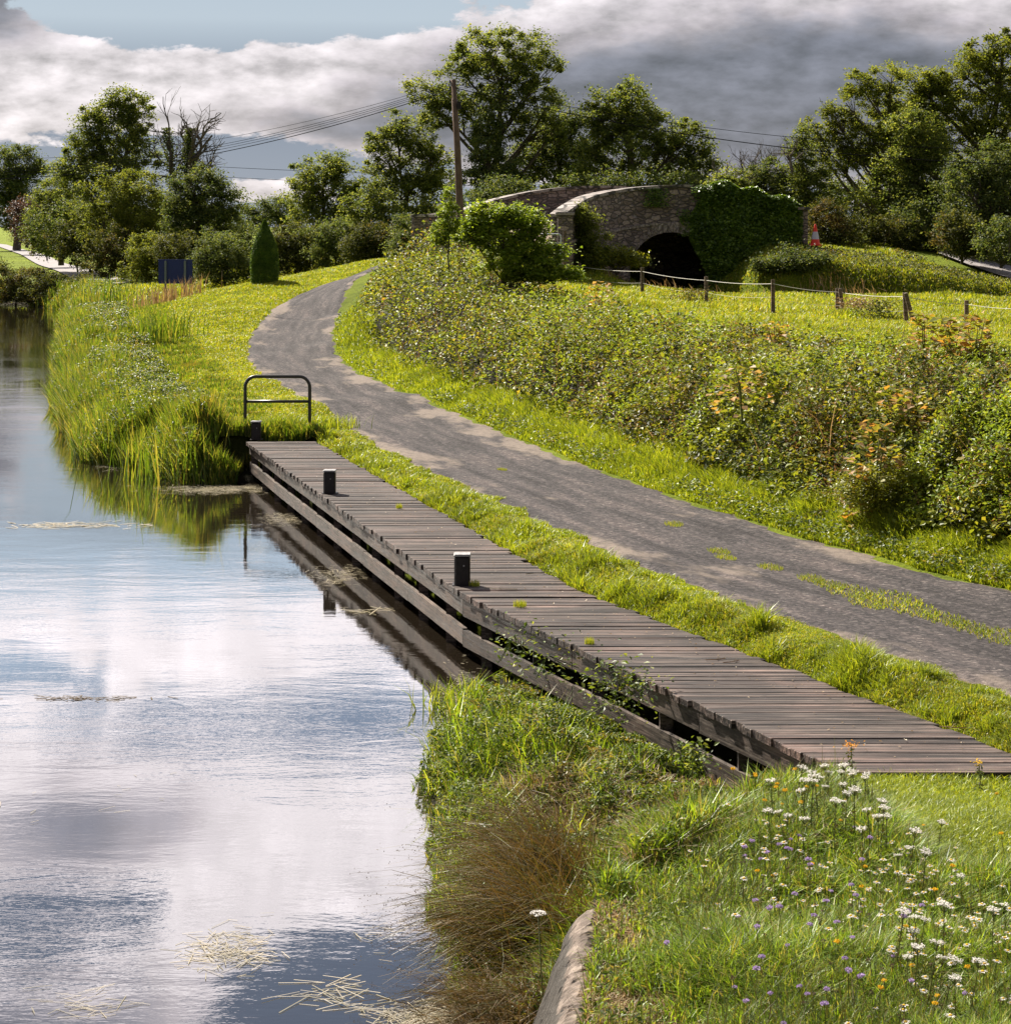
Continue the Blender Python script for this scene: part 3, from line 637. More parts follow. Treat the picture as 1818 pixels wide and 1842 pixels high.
# ------------------------------------------------------------------ jetty
jx, jy = Dl[1]; jetty = thing('jetty', 'long weathered timber jetty with dark planks curving along the canal edge', 'jetty', (jx, jy, 0))
g = Acc(); y = DECK_Y0; hw = 0.148
while y < DECK_Y1 - .1:
    x0 = float(on_line(Dl, y + .07)) - 0.03 + rng.normal(0, .012); x1 = float(on_line(Dr, y + .07)) + rng.normal(0, .02)
    dz = rng.normal(0, .005); k = hw - 0.004 - abs(rng.normal(0, .003))
    s0 = float(on_line(Dl, y + k) - on_line(Dl, y)); s1 = float(on_line(Dr, y + k) - on_line(Dr, y)); tl = rng.normal(0, .002); x0 -= s0 / 2; x1 -= s1 / 2
    b = 0.006
    v = [(x0, y, DZ - .066), (x1, y + tl, DZ - .066), (x1 + s1, y + k, DZ - .066), (x0 + s0, y + k, DZ - .066),
         (x0, y, DZ - b + dz), (x1, y + tl, DZ - b + dz), (x1 + s1, y + k, DZ - b + dz), (x0 + s0, y + k, DZ - b + dz),
         (x0 + b, y + b, DZ + dz), (x1 - b, y + b + tl, DZ + dz), (x1 - b + s1, y + k - b, DZ + dz), (x0 + b + s0, y + k - b, DZ + dz)]
    g.add(v, [(3, 2, 1, 0), (0, 1, 5, 4), (1, 2, 6, 5), (2, 3, 7, 6), (3, 0, 4, 7), (4, 5, 9, 8), (5, 6, 10, 9), (6, 7, 11, 10), (7, 4, 8, 11), (8, 9, 10, 11)])
    y += hw
g.build('deck_planks', M['deck'], jetty)
def along_left(y, off=0.0): return (float(on_line(Dl, y)) + off, y)
joints = [39.0, 35.6, 31.9, 28.3, 25.6, 22.9, 20.1, 17.6, 15.45]
for i in range(len(joints) - 1):
    y0, y1 = joints[i], joints[i + 1]; a = along_left(y0, 0.0); b = along_left(y1, 0.0)
    d = np.array(b) - np.array(a); d /= np.linalg.norm(d); b = tuple(np.array(b) - d * 0.012)
    g = Acc(); j1 = rng.normal(0, .006)
    g.beam(a, b, 0.055, DZ - .255 + j1, DZ - .068); g.build('fascia_board', M['fascia'], jetty)
    g = Acc(); g.beam(a, b, 0.055, DZ - .60 + j1, DZ - .415 + j1); g.build('lower_rail', M['fascia'], jetty)
    a2 = (float(on_line(Dr, y0)) - .1, y0 if i else y0 - .05); b2 = (float(on_line(Dr, y1)) - .1, y1)
    g = Acc(); g.beam(a2, b2, 0.05, DZ - .22, DZ - .069); g.build('joist', M['post'], jetty)
py_ = 38.85
while py_ > 15.6:
    for off, sz in ((0.062, .12), (1.0, .14)):
        x = float(on_line(Dl, py_)) + off; g = Acc(); zb = -1.2
        g.box(x, x + sz, py_ - sz, py_, zb, DZ - .070); g.build('post', M['post'], jetty)
    g = Acc(); xr = float(on_line(Dr, py_)); xl = float(on_line(Dl, py_)) + .25
    g.box(xl, xr - .12, py_ + .01, py_ + .07, DZ - .25, DZ - .071); g.build('cross_beam', M['post'], jetty)
    py_ -= 1.36

def bollard(px, py, label):
    x, y, _ = P(px, py, DZ); t = thing('bollard', label, 'bollard', (x, y, DZ), 'mooring bollards along the jetty edge')
    g = Acc(); g.bevbox(x, y + .09, DZ + .002, DZ + .345, .185, .185, .018); g.build('bollard_body', M['bollard'], t)
    g = Acc(); g.bevbox(x, y + .09, DZ + .348, DZ + .372, .20, .20, .01); g.build('bollard_cap', M['cap'], t)
    g = Acc()
    g.tube([(x + .02, y + .006, DZ + .24), (x + .02, y - .012, DZ + .24)], .010, 8); g.build('bolt', M['cap'], t)
    g = Acc(); g.box(x - .115, x + .125, y - .02, y + .20, DZ + .0065, DZ + .016); g.build('base_plate', M['bollard'], t)
bollard(831, 1055, 'nearest square dark bollard, standing where the jetty bends')
bollard(592, 889, 'middle square dark bollard, halfway along the far part of the jetty')
bollard(460, 792, 'farthest short dark bollard, beside the reeds and the hoop railing')

x0, yq, _ = PY(441, 800, 39.7); x1 = PY(557, 800, 39.7)[0]; zt = PY(0, 677, 39.7)[2]; zm = PY(0, 722, 39.7)[2]
rail = thing('hoop_railing', 'black tubular hoop railing with one crossbar across the far end of the jetty', 'railing', (x0, yq, DZ))
rr = .21; pts = [(x0, yq, -.5), (x0, yq, 0.6), (x0, yq, zt - rr)]
pts += [(x0 + rr * (1 - math.cos(a)), yq, zt - rr + rr * math.sin(a)) for a in np.linspace(.15, math.pi / 2, 7)]
pts += [(x1 - rr + rr * math.sin(a), yq, zt - rr + rr * math.cos(a)) for a in np.linspace(0, math.pi / 2 - .15, 7)]
pts += [(x1, yq, zt - rr), (x1, yq, 1.0), (x1, yq, .3)]
g = Acc()
P3 = np.array(pts); TT = np.gradient(P3, axis=0); TT = unit(TT)
aa = np.arange(10) * 2 * math.pi / 10; Vv = np.array((0, 1.0, 0)); vv = []
for p, t_ in zip(P3, TT):
    U = np.cross(t_, Vv); U /= np.linalg.norm(U)
    vv.append(p + .034 * (np.cos(aa)[:, None] * U + np.sin(aa)[:, None] * Vv))
n_ = len(P3); i_ = np.arange(n_ - 1)[:, None] * 10; jn = np.arange(10)[None]; kn = (jn + 1) % 10
g.add(np.concatenate(vv), np.stack([i_ + jn, i_ + kn, i_ + 10 + kn, i_ + 10 + jn], -1).reshape(-1, 4))
g.build('hoop', M['rail'], rail, smooth=True)
g = Acc(); g.tube([(x0 + .03, yq, zm), (x1 - .03, yq, zm)], .030, 10); g.build('crossbar', M['rail'], rail, smooth=True)

# ------------------------------------------------------------------ old wall at the water's edge (bottom of the picture)
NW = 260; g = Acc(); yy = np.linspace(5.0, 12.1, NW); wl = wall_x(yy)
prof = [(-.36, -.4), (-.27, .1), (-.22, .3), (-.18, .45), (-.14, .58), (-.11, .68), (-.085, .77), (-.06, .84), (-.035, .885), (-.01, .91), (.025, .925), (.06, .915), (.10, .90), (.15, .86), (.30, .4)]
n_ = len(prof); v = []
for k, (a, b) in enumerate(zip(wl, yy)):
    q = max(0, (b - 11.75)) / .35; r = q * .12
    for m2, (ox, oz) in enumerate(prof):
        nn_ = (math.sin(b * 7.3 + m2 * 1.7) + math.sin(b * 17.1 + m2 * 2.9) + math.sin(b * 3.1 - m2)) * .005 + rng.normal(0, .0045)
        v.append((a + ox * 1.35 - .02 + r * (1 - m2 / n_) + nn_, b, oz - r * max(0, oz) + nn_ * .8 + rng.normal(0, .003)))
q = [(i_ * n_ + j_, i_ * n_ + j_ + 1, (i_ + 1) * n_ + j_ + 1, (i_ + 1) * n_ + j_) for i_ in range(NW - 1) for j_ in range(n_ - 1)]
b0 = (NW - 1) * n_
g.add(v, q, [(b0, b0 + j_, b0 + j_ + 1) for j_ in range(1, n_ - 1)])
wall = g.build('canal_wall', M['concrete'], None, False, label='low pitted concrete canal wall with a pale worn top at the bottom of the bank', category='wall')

# ------------------------------------------------------------------ humpback bridge
bx, by = PY(1208, 400, 82)[:2]
br = thing('stone_bridge', 'humpbacked rubble stone bridge with pale copings and one dark arch', 'bridge', (bx, by, 0))
near_ctl = [PY(1012, 384, 74.5), PY(1035, 366, 77), PY(1065, 350, 79.5), PY(1120, 339, 81.6), PY(1180, 333, 82.6), PY(1240, 331, 83), PY(1290, 334, 83), PY(1350, 347, 83.2), PY(1400, 361, 83.3), PY(1443, 374, 83.3)]
far_ctl = [PY(752, 386, 84), PY(800, 384, 85), PY(838, 377, 86), PY(880, 361, 87), PY(940, 346, 88), PY(1000, 337, 88.6), PY(1060, 333, 89), PY(1130, 334, 89.4), PY(1240, 340, 89.4), PY(1443, 380, 88)]
def spline(c, n):
    p = chaikin(c, 3); return resample(p, n)
def wall_strip(acc, pl, thick, zb, zt_off=0.0, side=1):
    """wall following plan polyline pl (x, y, ztop); zb per station"""
    T = unit(np.gradient(pl[:, :2], axis=0)); Nn = np.stack([T[:, 1], -T[:, 0]], 1) * side
    a = pl[:, :2] + Nn * thick[0]; b = pl[:, :2] + Nn * thick[1]; n = len(pl); zt_ = pl[:, 2] + zt_off
    zb = np.broadcast_to(zb, (n,)); nz = 8; rows = []
    v = np.concatenate([np.stack([a[:, 0], a[:, 1], zb], 1), np.stack([a[:, 0], a[:, 1], zt_], 1), np.stack([b[:, 0], b[:, 1], zt_], 1), np.stack([b[:, 0], b[:, 1], zb], 1)])
    i = np.arange(n - 1); q = []
    for r in range(4):
        s_ = (r + 1) % 4; q.append(np.stack([i + r * n, i + 1 + r * n, i + 1 + s_ * n, i + s_ * n], 1))
    q = np.concatenate(q); q = np.concatenate([q, [(0, n, 2 * n, 3 * n), (n - 1, 4 * n - 1, 3 * n - 1, 2 * n - 1)]])
    acc.add(v, q)
NB = 160; pl = spline(near_ctl, NB); plf = spline(far_ctl, 120)
AX, AR, AZ = bx, 1.78, 2.95
xo = np.abs(pl[:, 0] - AX); zarch = np.where(xo < AR, AZ + np.sqrt(np.maximum(AR ** 2 - xo ** 2, 0)) * 0.98, 1.0)
string_z = np.interp(pl[:, 0], [2.1, 3.5, 4.8, 6.0, 7.5, 9, 12], [4.35, 4.62, 4.9, 5.06, 5.12, 5.05, 4.4])
p2 = pl.copy(); p2[:, 2] = pl[:, 2] - .12
g = Acc(); up = p2.copy(); wall_strip(g, up, (0.0, -.42), string_z); g.build('parapet', M['rubble'], br)
lw = p2.copy(); lw[:, 2] = string_z - 0.10
g = Acc(); wall_strip(g, lw, (0.05, -.50), np.minimum(zarch, string_z - .3)); g.build('arch_wall', M['rubble'], br)
st = p2.copy(); st[:, 2] = string_z; g = Acc(); wall_strip(g, st, (0.12, -.52), string_z - .10); g.build('string_course', M['voussoir'], br)
cp = pl.copy(); g = Acc(); wall_strip(g, cp, (0.09, -.50), pl[:, 2] - .118); g.build('coping', M['coping'], br)
# arch ring (voussoirs) and the vault behind it
yring = float(np.interp(AX, pl[:, 0], pl[:, 1])); g = Acc(); nv = 25
for k in range(nv):
    a0 = math.pi * k / nv + .006; a1 = math.pi * (k + 1) / nv - .006; ro = AR + .36 + (0.03 if k % 2 else 0)
    def pt(r, a, y): return (AX + r * math.cos(a), y, AZ + r * math.sin(a) * 0.98)
    y0 = float(np.interp(AX + AR * math.cos((a0 + a1) / 2), pl[:, 0], pl[:, 1])) - .13; y1 = y0 + .5
    g.hexa([pt(AR - .01, a0, y0), pt(ro, a0, y0), pt(ro, a1, y0), pt(AR - .01, a1, y0), pt(AR - .01, a0, y1), pt(ro, a0, y1), pt(ro, a1, y1), pt(AR - .01, a1, y1)])
g.build('arch_ring', M['voussoir'], br)
g = Acc(); na = 24; a = np.linspace(-.35, math.pi + .35, na); yv = np.array([yring + .3, yring + 3.5, yring + 6.4])
vv = np.array([(AX + (AR + .02) * math.cos(t_), y_, AZ + (AR + .02) * math.sin(t_)) if 0 <= t_ <= math.pi else (AX + (AR + .02) * (1 if t_ < 0 else -1), y_, 1.0) for y_ in yv for t_ in a])
g.add(vv, [(j * na + i, j * na + i + 1, (j + 1) * na + i + 1, (j + 1) * na + i) for j in range(2) for i in range(na - 1)]); g.build('vault', M['rubble'], br)
pf = plf.copy(); pf[:, 2] -= .12; g = Acc(); wall_strip(g, pf, (0.0, -.42), 2.2); g.build('parapet', M['rubble'], br)
g = Acc(); wall_strip(g, plf, (0.08, -.50), plf[:, 2] - .118); g.build('coping', M['coping'], br)
# road deck over the bridge
g = Acc(); A1 = resample(pl, 60); B1 = resample(plf[30:], 60); v = []
for a_, b_ in zip(A1, B1): v += [(a_[0], a_[1] + .45, a_[2] - 1.35), (b_[0], b_[1] - .05, b_[2] - 1.35)]
g.add(v, [(2 * i, 2 * i + 1, 2 * i + 3, 2 * i + 2) for i in range(59)]); g.build('roadway', M['gravel'], br)
# end piers
def pier(px, ytop, Yd, w, lab=None, zb=2.2):
    x, y_, zt_ = PY(px, ytop, Yd); g = Acc(); g.bevbox(x, y_, zb, zt_ - .12, w, w, .02); o = g.build('pier', M['rubble'], br)
    g = Acc(); g.bevbox(x, y_, zt_ - .118, zt_, w + .16, w + .16, .03); g.build('pier_cap', M['coping'], br)
    if lab: o['label'] = lab
pier(1016, 381, 74.2, .55, zb=2.0); pier(758, 385, 83.8, .62); pier(1444, 372, 83.2, .36)

# ivy on the right half of the bridge
def ivy_patch(n, xr, fn_lo, fn_hi, bulge, size, accu):
    x = rng.uniform(xr[0], xr[1], n); lo = fn_lo(x); hi = fn_hi(x); t = rng.uniform(0, 1, n) ** 0.9
    z = lo + (hi - lo) * t; yb = np.interp(x, pl[:, 0], pl[:, 1])
    lump = 0.5 + 0.5 * np.sin(x * 4.1 + z * 2.3) * np.sin(z * 5.3 - x * 1.7)
    y = yb - .10 - rng.uniform(0.0, 1.0, n) * (bulge * (0.6 + .4 * lump))
    add_leaves(accu, np.stack([x, y, z], 1), rng.uniform(size * .7, size * 1.3, n), 0.15, 0.8, 0.1, facing=np.array((0, -.55, .35)))
xa, xb = PY(1283, 0, 83)[0], PY(1441, 0, 83.3)[0]
topz = lambda x: np.interp(x, pl[:, 0], pl[:, 2])
g = Acc()
ivy_patch(34000, (xa, xb), lambda x: np.full_like(x, 1.7), lambda x: topz(x) + .04, .30, .12, g)
def slant_lo(x): return np.interp(x, [PY(1235, 0, 83)[0], PY(1262, 0, 83)[0], xa], [4.55, 3.4, 2.2])
ivy_patch(5000, (PY(1240, 0, 83)[0], xa + .2), slant_lo, lambda x: np.interp(x, [7.2, 7.6, 8.4], [4.9, 5.3, 6.6]), .25, .12, g)
n = 9000; x = rng.uniform(xa - .1, xb - .05, n); yb = np.interp(x, pl[:, 0], pl[:, 1])
zt2 = topz(x) + rng.uniform(-.2, .22, n) * (0.7 + .5 * np.sin(x * 5)) + .05
add_leaves(g, np.stack([x, yb - .35 + rng.uniform(0, 1.0, n), zt2], 1), rng.uniform(.09, .17, n), 0.4, .8)
for _ in range(16):
    cx_ = rng.uniform(xa - .5, xb); cz_ = float(topz(cx_)) + rng.uniform(-.15, .22) if rng.uniform() < .6 else rng.uniform(2.4, 6.0); n = 330
    if cz_ < 6 and cx_ > xa + .6: cx_ = xa - rng.uniform(0, .5)
    if cz_ < 4.9 and cx_ < xa - .1: cx_ = xa
    x = rng.normal(cx_, .20, n); z = cz_ - np.abs(rng.normal(0, .35, n)); yb = np.interp(x, pl[:, 0], pl[:, 1]); add_leaves(g, np.stack([x, yb - .15 - rng.uniform(0, .35, n), z], 1), rng.uniform(.08, .15, n), .3, .8, facing=np.array((0, -.45, .35)))
# a few strands on the open stone
for cx_, cz0, cz1, w_, n in ((PY(1180, 0, 82.6)[0], PY(0, 372, 82)[2], PY(0, 338, 82)[2], .28, 500), (PY(1233, 0, 82.6)[0], PY(0, 425, 82)[2], PY(0, 375, 82)[2], .15, 260)):
    x = rng.normal(cx_, w_, n); z = rng.uniform(cz0, cz1, n); yb = np.interp(x, pl[:, 0], pl[:, 1])
    add_leaves(g, np.stack([x, yb - .1 - rng.uniform(0, .1, n), z], 1), .09, .2, .8, facing=np.array((0, -.6, .2)))
g.build('ivy', M['ivy_leaf'], label='dense dark green ivy hanging over the right half of the stone bridge', category='ivy')

# gate left of the near pier, cone and sign plate on its right
gx0, gy, gzt = PY(935, 421, 73.2); gx1 = PY(1009, 421, 73.2)[0]; gz1 = PY(0, 436, 73.2)[2]
gt = thing('metal_gate', 'pale tubular metal field gate against the stone pier of the bridge', 'gate', ((gx0 + gx1) / 2, gy, gzt - 1.15))
g = Acc(); rr = .12; pts = [(gx0, gy, gzt - 1.1), (gx0, gy, gzt), (gx1 - rr, gy, gzt)] + [(gx1 - rr + rr * math.sin(a), gy, gzt - rr + rr * math.cos(a)) for a in np.linspace(.3, math.pi / 2, 5)] + [(gx1, gy, gzt - 1.1), (gx0, gy, gzt - 1.1)]
for a, b in zip(pts[:-1], pts[1:]): g.tube([a, b], .030, 8)
g.build('gate_frame', M['galv'], gt)
for k in range(1, 5):
    g = Acc(); z = gzt - k * .225 - (.1 if k == 1 else 0.05); g.tube([(gx0, gy, z), (gx1, gy, z)], .02, 6); g.build('gate_bar', M['galv'], gt)
g = Acc(); g.tube([(gx1 + .14, gy, gzt - 1.4), (gx1 + .14, gy, gzt + .12)], .06, 8); g.build('gate_post', M['fence_wood'], gt)

cx_, cy_, cz_ = PY(1466, 441, 82); co = thing('traffic_cone', 'red traffic cone with a pale band at the right end of the bridge', 'cone', (cx_, cy_, cz_))
def lathe(acc, x, y, prof, s=16):
    a = np.arange(s) * 2 * math.pi / s; v = np.array([(x + r * math.cos(t), y + r * math.sin(t), z) for r, z in prof for t in a])
    n = len(prof); acc.add(v, [(i * s + j, i * s + (j + 1) % s, (i + 1) * s + (j + 1) % s, (i + 1) * s + j) for i in range(n - 1) for j in range(s)])
g = Acc(); lathe(g, cx_, cy_, [(.20, cz_ + .04), (.185, cz_ + .09), (.155, cz_ + .25)]); g.build('cone_body', M['cone_red'], co)
g = Acc(); lathe(g, cx_, cy_, [(.098, cz_ + .56), (.035, cz_ + .86), (.02, cz_ + .87), (0, cz_ + .87)]); g.build('cone_top', M['cone_red'], co)
g = Acc(); lathe(g, cx_, cy_, [(.155, cz_ + .25), (.158, cz_ + .252), (.10, cz_ + .558), (.098, cz_ + .56)]); g.build('reflective_band', M['cone_band'], co)
g = Acc(); g.bevbox(cx_, cy_, cz_ - .02, cz_ + .045, .46, .46, .02); g.build('cone_base', M['cone_red'], co)

# ------------------------------------------------------------------ blue board seen from behind, far left
sx, sy, sz0 = PY(315, 516, 101); sg = thing('sign_board', 'large dark blue board on two grey posts, seen from behind among the tall grass', 'sign', (sx, sy, sz0))
wz0 = PY(0, 510, 101)[2]; wz1 = PY(0, 468, 101)[2]; x0 = PY(285, 0, 101)[0]; x1 = PY(346, 0, 101)[0]
g = Acc(); g.box(x0, x1, sy, sy + .04, wz0, wz1); g.box(x0 - .02, x1 + .02, sy - .01, sy + .05, wz1 + .002, wz1 + .05); g.build('board', M['sign_blue'], sg)
for px in (298, 333):
    x = PY(px, 0, 101)[0]; g = Acc(); g.box(x - .05, x + .05, sy - .09, sy - .002, sz0 - .5, wz1 - .02); g.build('post', M['sign_grey'], sg)

# ------------------------------------------------------------------ field fence
fence = [(1042, 472, 508, 75, 0), (1155, 481, 533, 70, 0), (1270, 497, 549, 66, 0), (1390, 503, 571, 61, 0), (1506, 518, 566, 60, 0), (1513, 519, 570, 59.6, 0.02), (1628, 526, 583, 56, .01), (1635, 527, 585, 55.8, .05), (1738, 540, 585, 56, 0), (1860, 548, 596, 54, 0)]
fx, fy, fz = PY(1390, 568, 61); fn = thing('field_fence', 'post and rope fence with thin wooden posts across the green field', 'fence', (fx, fy, fz))
for px, pt_, pb, Yd, ln in fence:
    x, y, zt_ = PY(px, pt_, Yd); zb = PY(px, pb, Yd)[2] - .3; g = Acc()
    g.tube([(x + ln * 5, y, zb), (x + ln * 1.2, y, (zb + zt_) / 2), (x - ln * 2, y, zt_)], (.068, .066, .062), 7); g.build('post', M['fence_wood'], fn)
tops = [PY(960, 462, 78)] + [(PY(px, pt_ + 7, Yd)) for px, pt_, pb, Yd, ln in fence if px not in (1513, 1635)] + [PY(2000, 560, 52)]
for k in range(2):
    pts = []
    for a, b in zip(tops[:-1], tops[1:]):
        for t in np.linspace(0, 1, 8)[:-1]:
            pts.append([a[i] * (1 - t) + b[i] * t for i in range(3)]); pts[-1][2] -= .05 * 4 * t * (1 - t) * (1 + k * .6) + k * .40; pts[-1][1] -= .08
    g = Acc(); g.tube(pts, .009 if k == 0 else .004, 5); g.build('rope' if k == 0 else 'wire', M['rope'], fn)

# ------------------------------------------------------------------ utility pole and wires
px_, pyy, ptz = PY(815, 143, 72); pbx, _, pbz = PY(829, 400, 72)
pole = thing('utility_pole', 'tall slightly leaning brown timber utility pole behind the sapling mound', 'pole', (pbx, 72, 2.6))
g = Acc(); g.tube([(pbx + .04, 72, 2.0), (pbx, 72, 4.5), ((px_ + pbx) / 2 + .02, 72, (ptz + 5) / 2), (px_, 72, ptz)], (.15, .14, .12, .095), 12); g.build('pole_shaft', M['pole_wood'], pole, smooth=True)
g = Acc(); bx0, _, bz0 = PY(823, 190, 71.8); g.box(bx0 - .02, bx0 + .12, 71.75, 71.95, bz0 - .12, bz0 + .16); g.build('junction_box', M['bollard'], pole)
for k in range(3):
    g = Acc(); z = ptz - .12 - k * .22; g.box(px_ - .14, px_ - .10, 71.95, 72.05, z, z + .1); g.box(px_ - .11, px_ + .13, 71.98, 72.01, z + .03, z + .05); g.build('bracket', M['bollard'], pole)
def wire(name, label, a, b, sag, r=.011, group='overhead wires strung from the timber pole'):
    t = np.linspace(0, 1, 40)[:, None]; p = np.array(a) * (1 - t) + np.array(b) * t; p[:, 2] -= sag * 4 * (t * (1 - t))[:, 0]
    g = Acc(); g.tube(p, r, 4, cap=False); g.build(name, M['wire'], label=label, category='wire', group=group)
top = lambda dy: PY(812, 147 + dy, 72)
for k, (dy, yl, sg_, r_) in enumerate([(0, 221, 1.6, .007), (3, 245, 1.6, .008), (6, 251, 1.6, .008), (9, 258, 1.6, .008), (13, 266, 1.6, .014)]):
    wire('overhead_wire', ['uppermost thin wire running left from the pole', 'second thin wire down, running left from the pole', 'third thin wire down, running left from the pole', 'fourth thin wire down, running left from the pole', 'lowest and thickest wire running left from the pole'][k],
         top(dy), PY(-350, yl + 35, 90), sg_, r_)
wire('overhead_wire', 'upper wire running right from the pole over the bridge', top(2), PY(2300, 262, 66), 1.0, .009)
wire('overhead_wire', 'lower thicker wire running right from the pole over the bridge', top(9), PY(2300, 288, 66), 1.1, .015)
wire('overhead_wire', 'upper of two distant wires in the gap left of the round tree', PY(380, 299, 190), PY(900, 316, 190), .15, .02, 'distant wires between the trees')
wire('overhead_wire', 'lower of two distant wires in the gap left of the round tree', PY(380, 317, 190), PY(900, 334, 190), .15, .02, 'distant wires between the trees')
#VEGETATION
# ------------------------------------------------------------------ vegetation: helpers
_G = rng.uniform(0, 1, (64, 64, 16))
def vn(x, y, z=0.0, s=1.0):
    """smooth value noise 0..1"""
    x = np.asarray(x) * s + 100; y = np.asarray(y) * s + 100; z = np.asarray(z) * s + 100 + np.zeros_like(x)
    xi, yi, zi = np.floor(x).astype(int), np.floor(y).astype(int), np.floor(z).astype(int)
    fx, fy, fz = sstep(x - xi), sstep(y - yi), sstep(z - zi)
    g = lambda a, b, c: _G[(xi + a) % 64, (yi + b) % 64, (zi + c) % 16]
    r = 0
    for a in (0, 1):
        for b in (0, 1):
            for c in (0, 1):
                r = r + g(a, b, c) * (fx if a else 1 - fx) * (fy if b else 1 - fy) * (fz if c else 1 - fz)
    return r
def scatter(n, yr, mask, p=1.6, xl=None, xr=None, keep=None):
    u = rng.uniform(0, 1, n); a, b = yr; q = 1 - p
    y = (a ** q + u * (b ** q - a ** q)) ** (1 / q)
    lo = (-0.27 * y - 2.0) if xl is None else xl(y); hi = (0.27 * y + 2.0) if xr is None else xr(y)
    x = lo + (hi - lo) * rng.uniform(0, 1, n)
    m_ = mask(x, y)
    if keep is not None: m_ &= rng.uniform(0, 1, n) < keep(x, y)
    x, y = x[m_], y[m_]
    return np.stack([x, y, z_ground(x, y)], 1)
def stuff(acc, name, mat, label, cat):
    return acc.build(name, M[mat], label=label, category=cat, kind='stuff')

def crown_points(blobs, Yd, n, shell=0.55, depth=1.0):
    """random points inside ellipsoids given as (px, py, rx, ry) at distance Yd"""
    b = np.array(blobs, float); b[:, 2:] = b[:, 2:] * 1.16 + 2; w = b[:, 2] * b[:, 3]; k = rng.choice(len(b), n, p=w / w.sum())
    d = unit(rng.normal(size=(n, 3))); r = rng.uniform(0, 1, n) ** (1 / 3 * (1 - shell) + .12); r = np.where(rng.uniform(0, 1, n) < .16, r * rng.uniform(1.05, 1.38, n), r)
    s = Yd / FOC
    c = np.stack([(b[k, 0] - CX) * s, np.full(n, Yd), H - (b[k, 1] - HY) * s], 1)
    rad = np.stack([b[k, 2] * s, (b[k, 2] + b[k, 3]) / 2 * s * depth, b[k, 3] * s], 1)
    return c + d * r[:, None] * rad, k

def tree(name, label, cat, base, Yd, blobs, nclump, per, leaf, mat, clump_r=0.45, trunk_r=0.22, trunk_top=None, group=None, shell=.5, barkm='bark', limbs=True, up=0.35, depth=1.0, flat=.7, lean=None):
    bx_, by_, bz_ = PY(base[0], base[1], Yd); bz_ = float(z_ground(np.array([bx_]), np.array([by_]))[0]) if len(base) > 2 else bz_
    t = thing(name, label, cat, (bx_, by_, bz_), group)
    s = Yd / FOC
    if Yd > 90: per = int(per * 1.35); leaf = leaf * .84
    cen, kk = crown_points(blobs, Yd, nclump, shell, depth)
    cen[:, 2] = np.maximum(cen[:, 2], bz_ + .15)
    k = max(1, int(per)); rr_ = rng.uniform(.45, 1.35, nclump) ** 1.3 * clump_r
    off = rng.normal(size=(nclump, k, 3)) * np.array((.55, .55, .55 * flat)) * rr_[:, None, None]
    pts = (cen[:, None, :] + off).reshape(-1, 3)
    cr = Acc(); add_leaves(cr, pts, rng.uniform(.65, 1.35, len(pts)) * leaf, up, .6)
    cr.build('crown', M[mat], t)
    bs = sorted(blobs, key=lambda q: q[1])
    tp = trunk_top or (bs[0][0], bs[0][1] + bs[0][3] * .3)
    T0 = np.array((bx_, by_, bz_ - .3)); T1 = np.array(PY(tp[0], tp[1], Yd)); tb = Acc(); n = 7
    tt_ = np.linspace(0, 1, n)[:, None]; tr = T0 * (1 - tt_) + T1 * tt_
    tr[1:-1] += rng.normal(0, .10, (n - 2, 3)) * (T1[2] - T0[2]) * .12
    tb.tube(tr, trunk_r * (1.15 - np.linspace(0, 1, n) * 1.0), 8)
    if limbs:
        for i, b in enumerate(blobs):
            c = np.array(PY(b[0], b[1], Yd)); c[1] += rng.normal(0, b[2] * s * .5)
            zt_ = c[2] - max(abs(c[0] - T0[0]) * 1.1, b[3] * s * .8) - .4; f = np.clip((zt_ - T0[2]) / (T1[2] - T0[2] + 1e-6), .06, .88)
            j = f * (n - 1); j0 = int(j); a = tr[j0] * (1 - (j - j0)) + tr[min(j0 + 1, n - 1)] * (j - j0)
            m_ = a * .45 + c * .55; m_[2] -= .12 * np.linalg.norm(c - a) * rng.uniform(.2, 1); m_ += rng.normal(0, .12, 3) * np.linalg.norm(c - a) * .3
            lt = np.linspace(0, 1, 6)[:, None]; path = a * (1 - lt) ** 2 + 2 * m_ * lt * (1 - lt) + c * lt ** 2
            r0 = trunk_r * (.62 - .4 * f); tb.tube(path, np.linspace(r0, r0 * .28, 6), 6)
            sel = np.where(kk == i)[0][:16 + int(b[2] / 4)]
            for q in sel:
                e = cen[q]; dd = np.linalg.norm(path - e, axis=1); h = path[max(0, int(np.argmin(dd)) - 1)]
                mm = (h + e) / 2 + rng.normal(0, .10, 3) * np.linalg.norm(e - h); tb.tube([h, mm, e], (r0 * .26, r0 * .17, r0 * .05), 4, cap=False)
    tb.build('trunk', M[barkm], t)
    return t

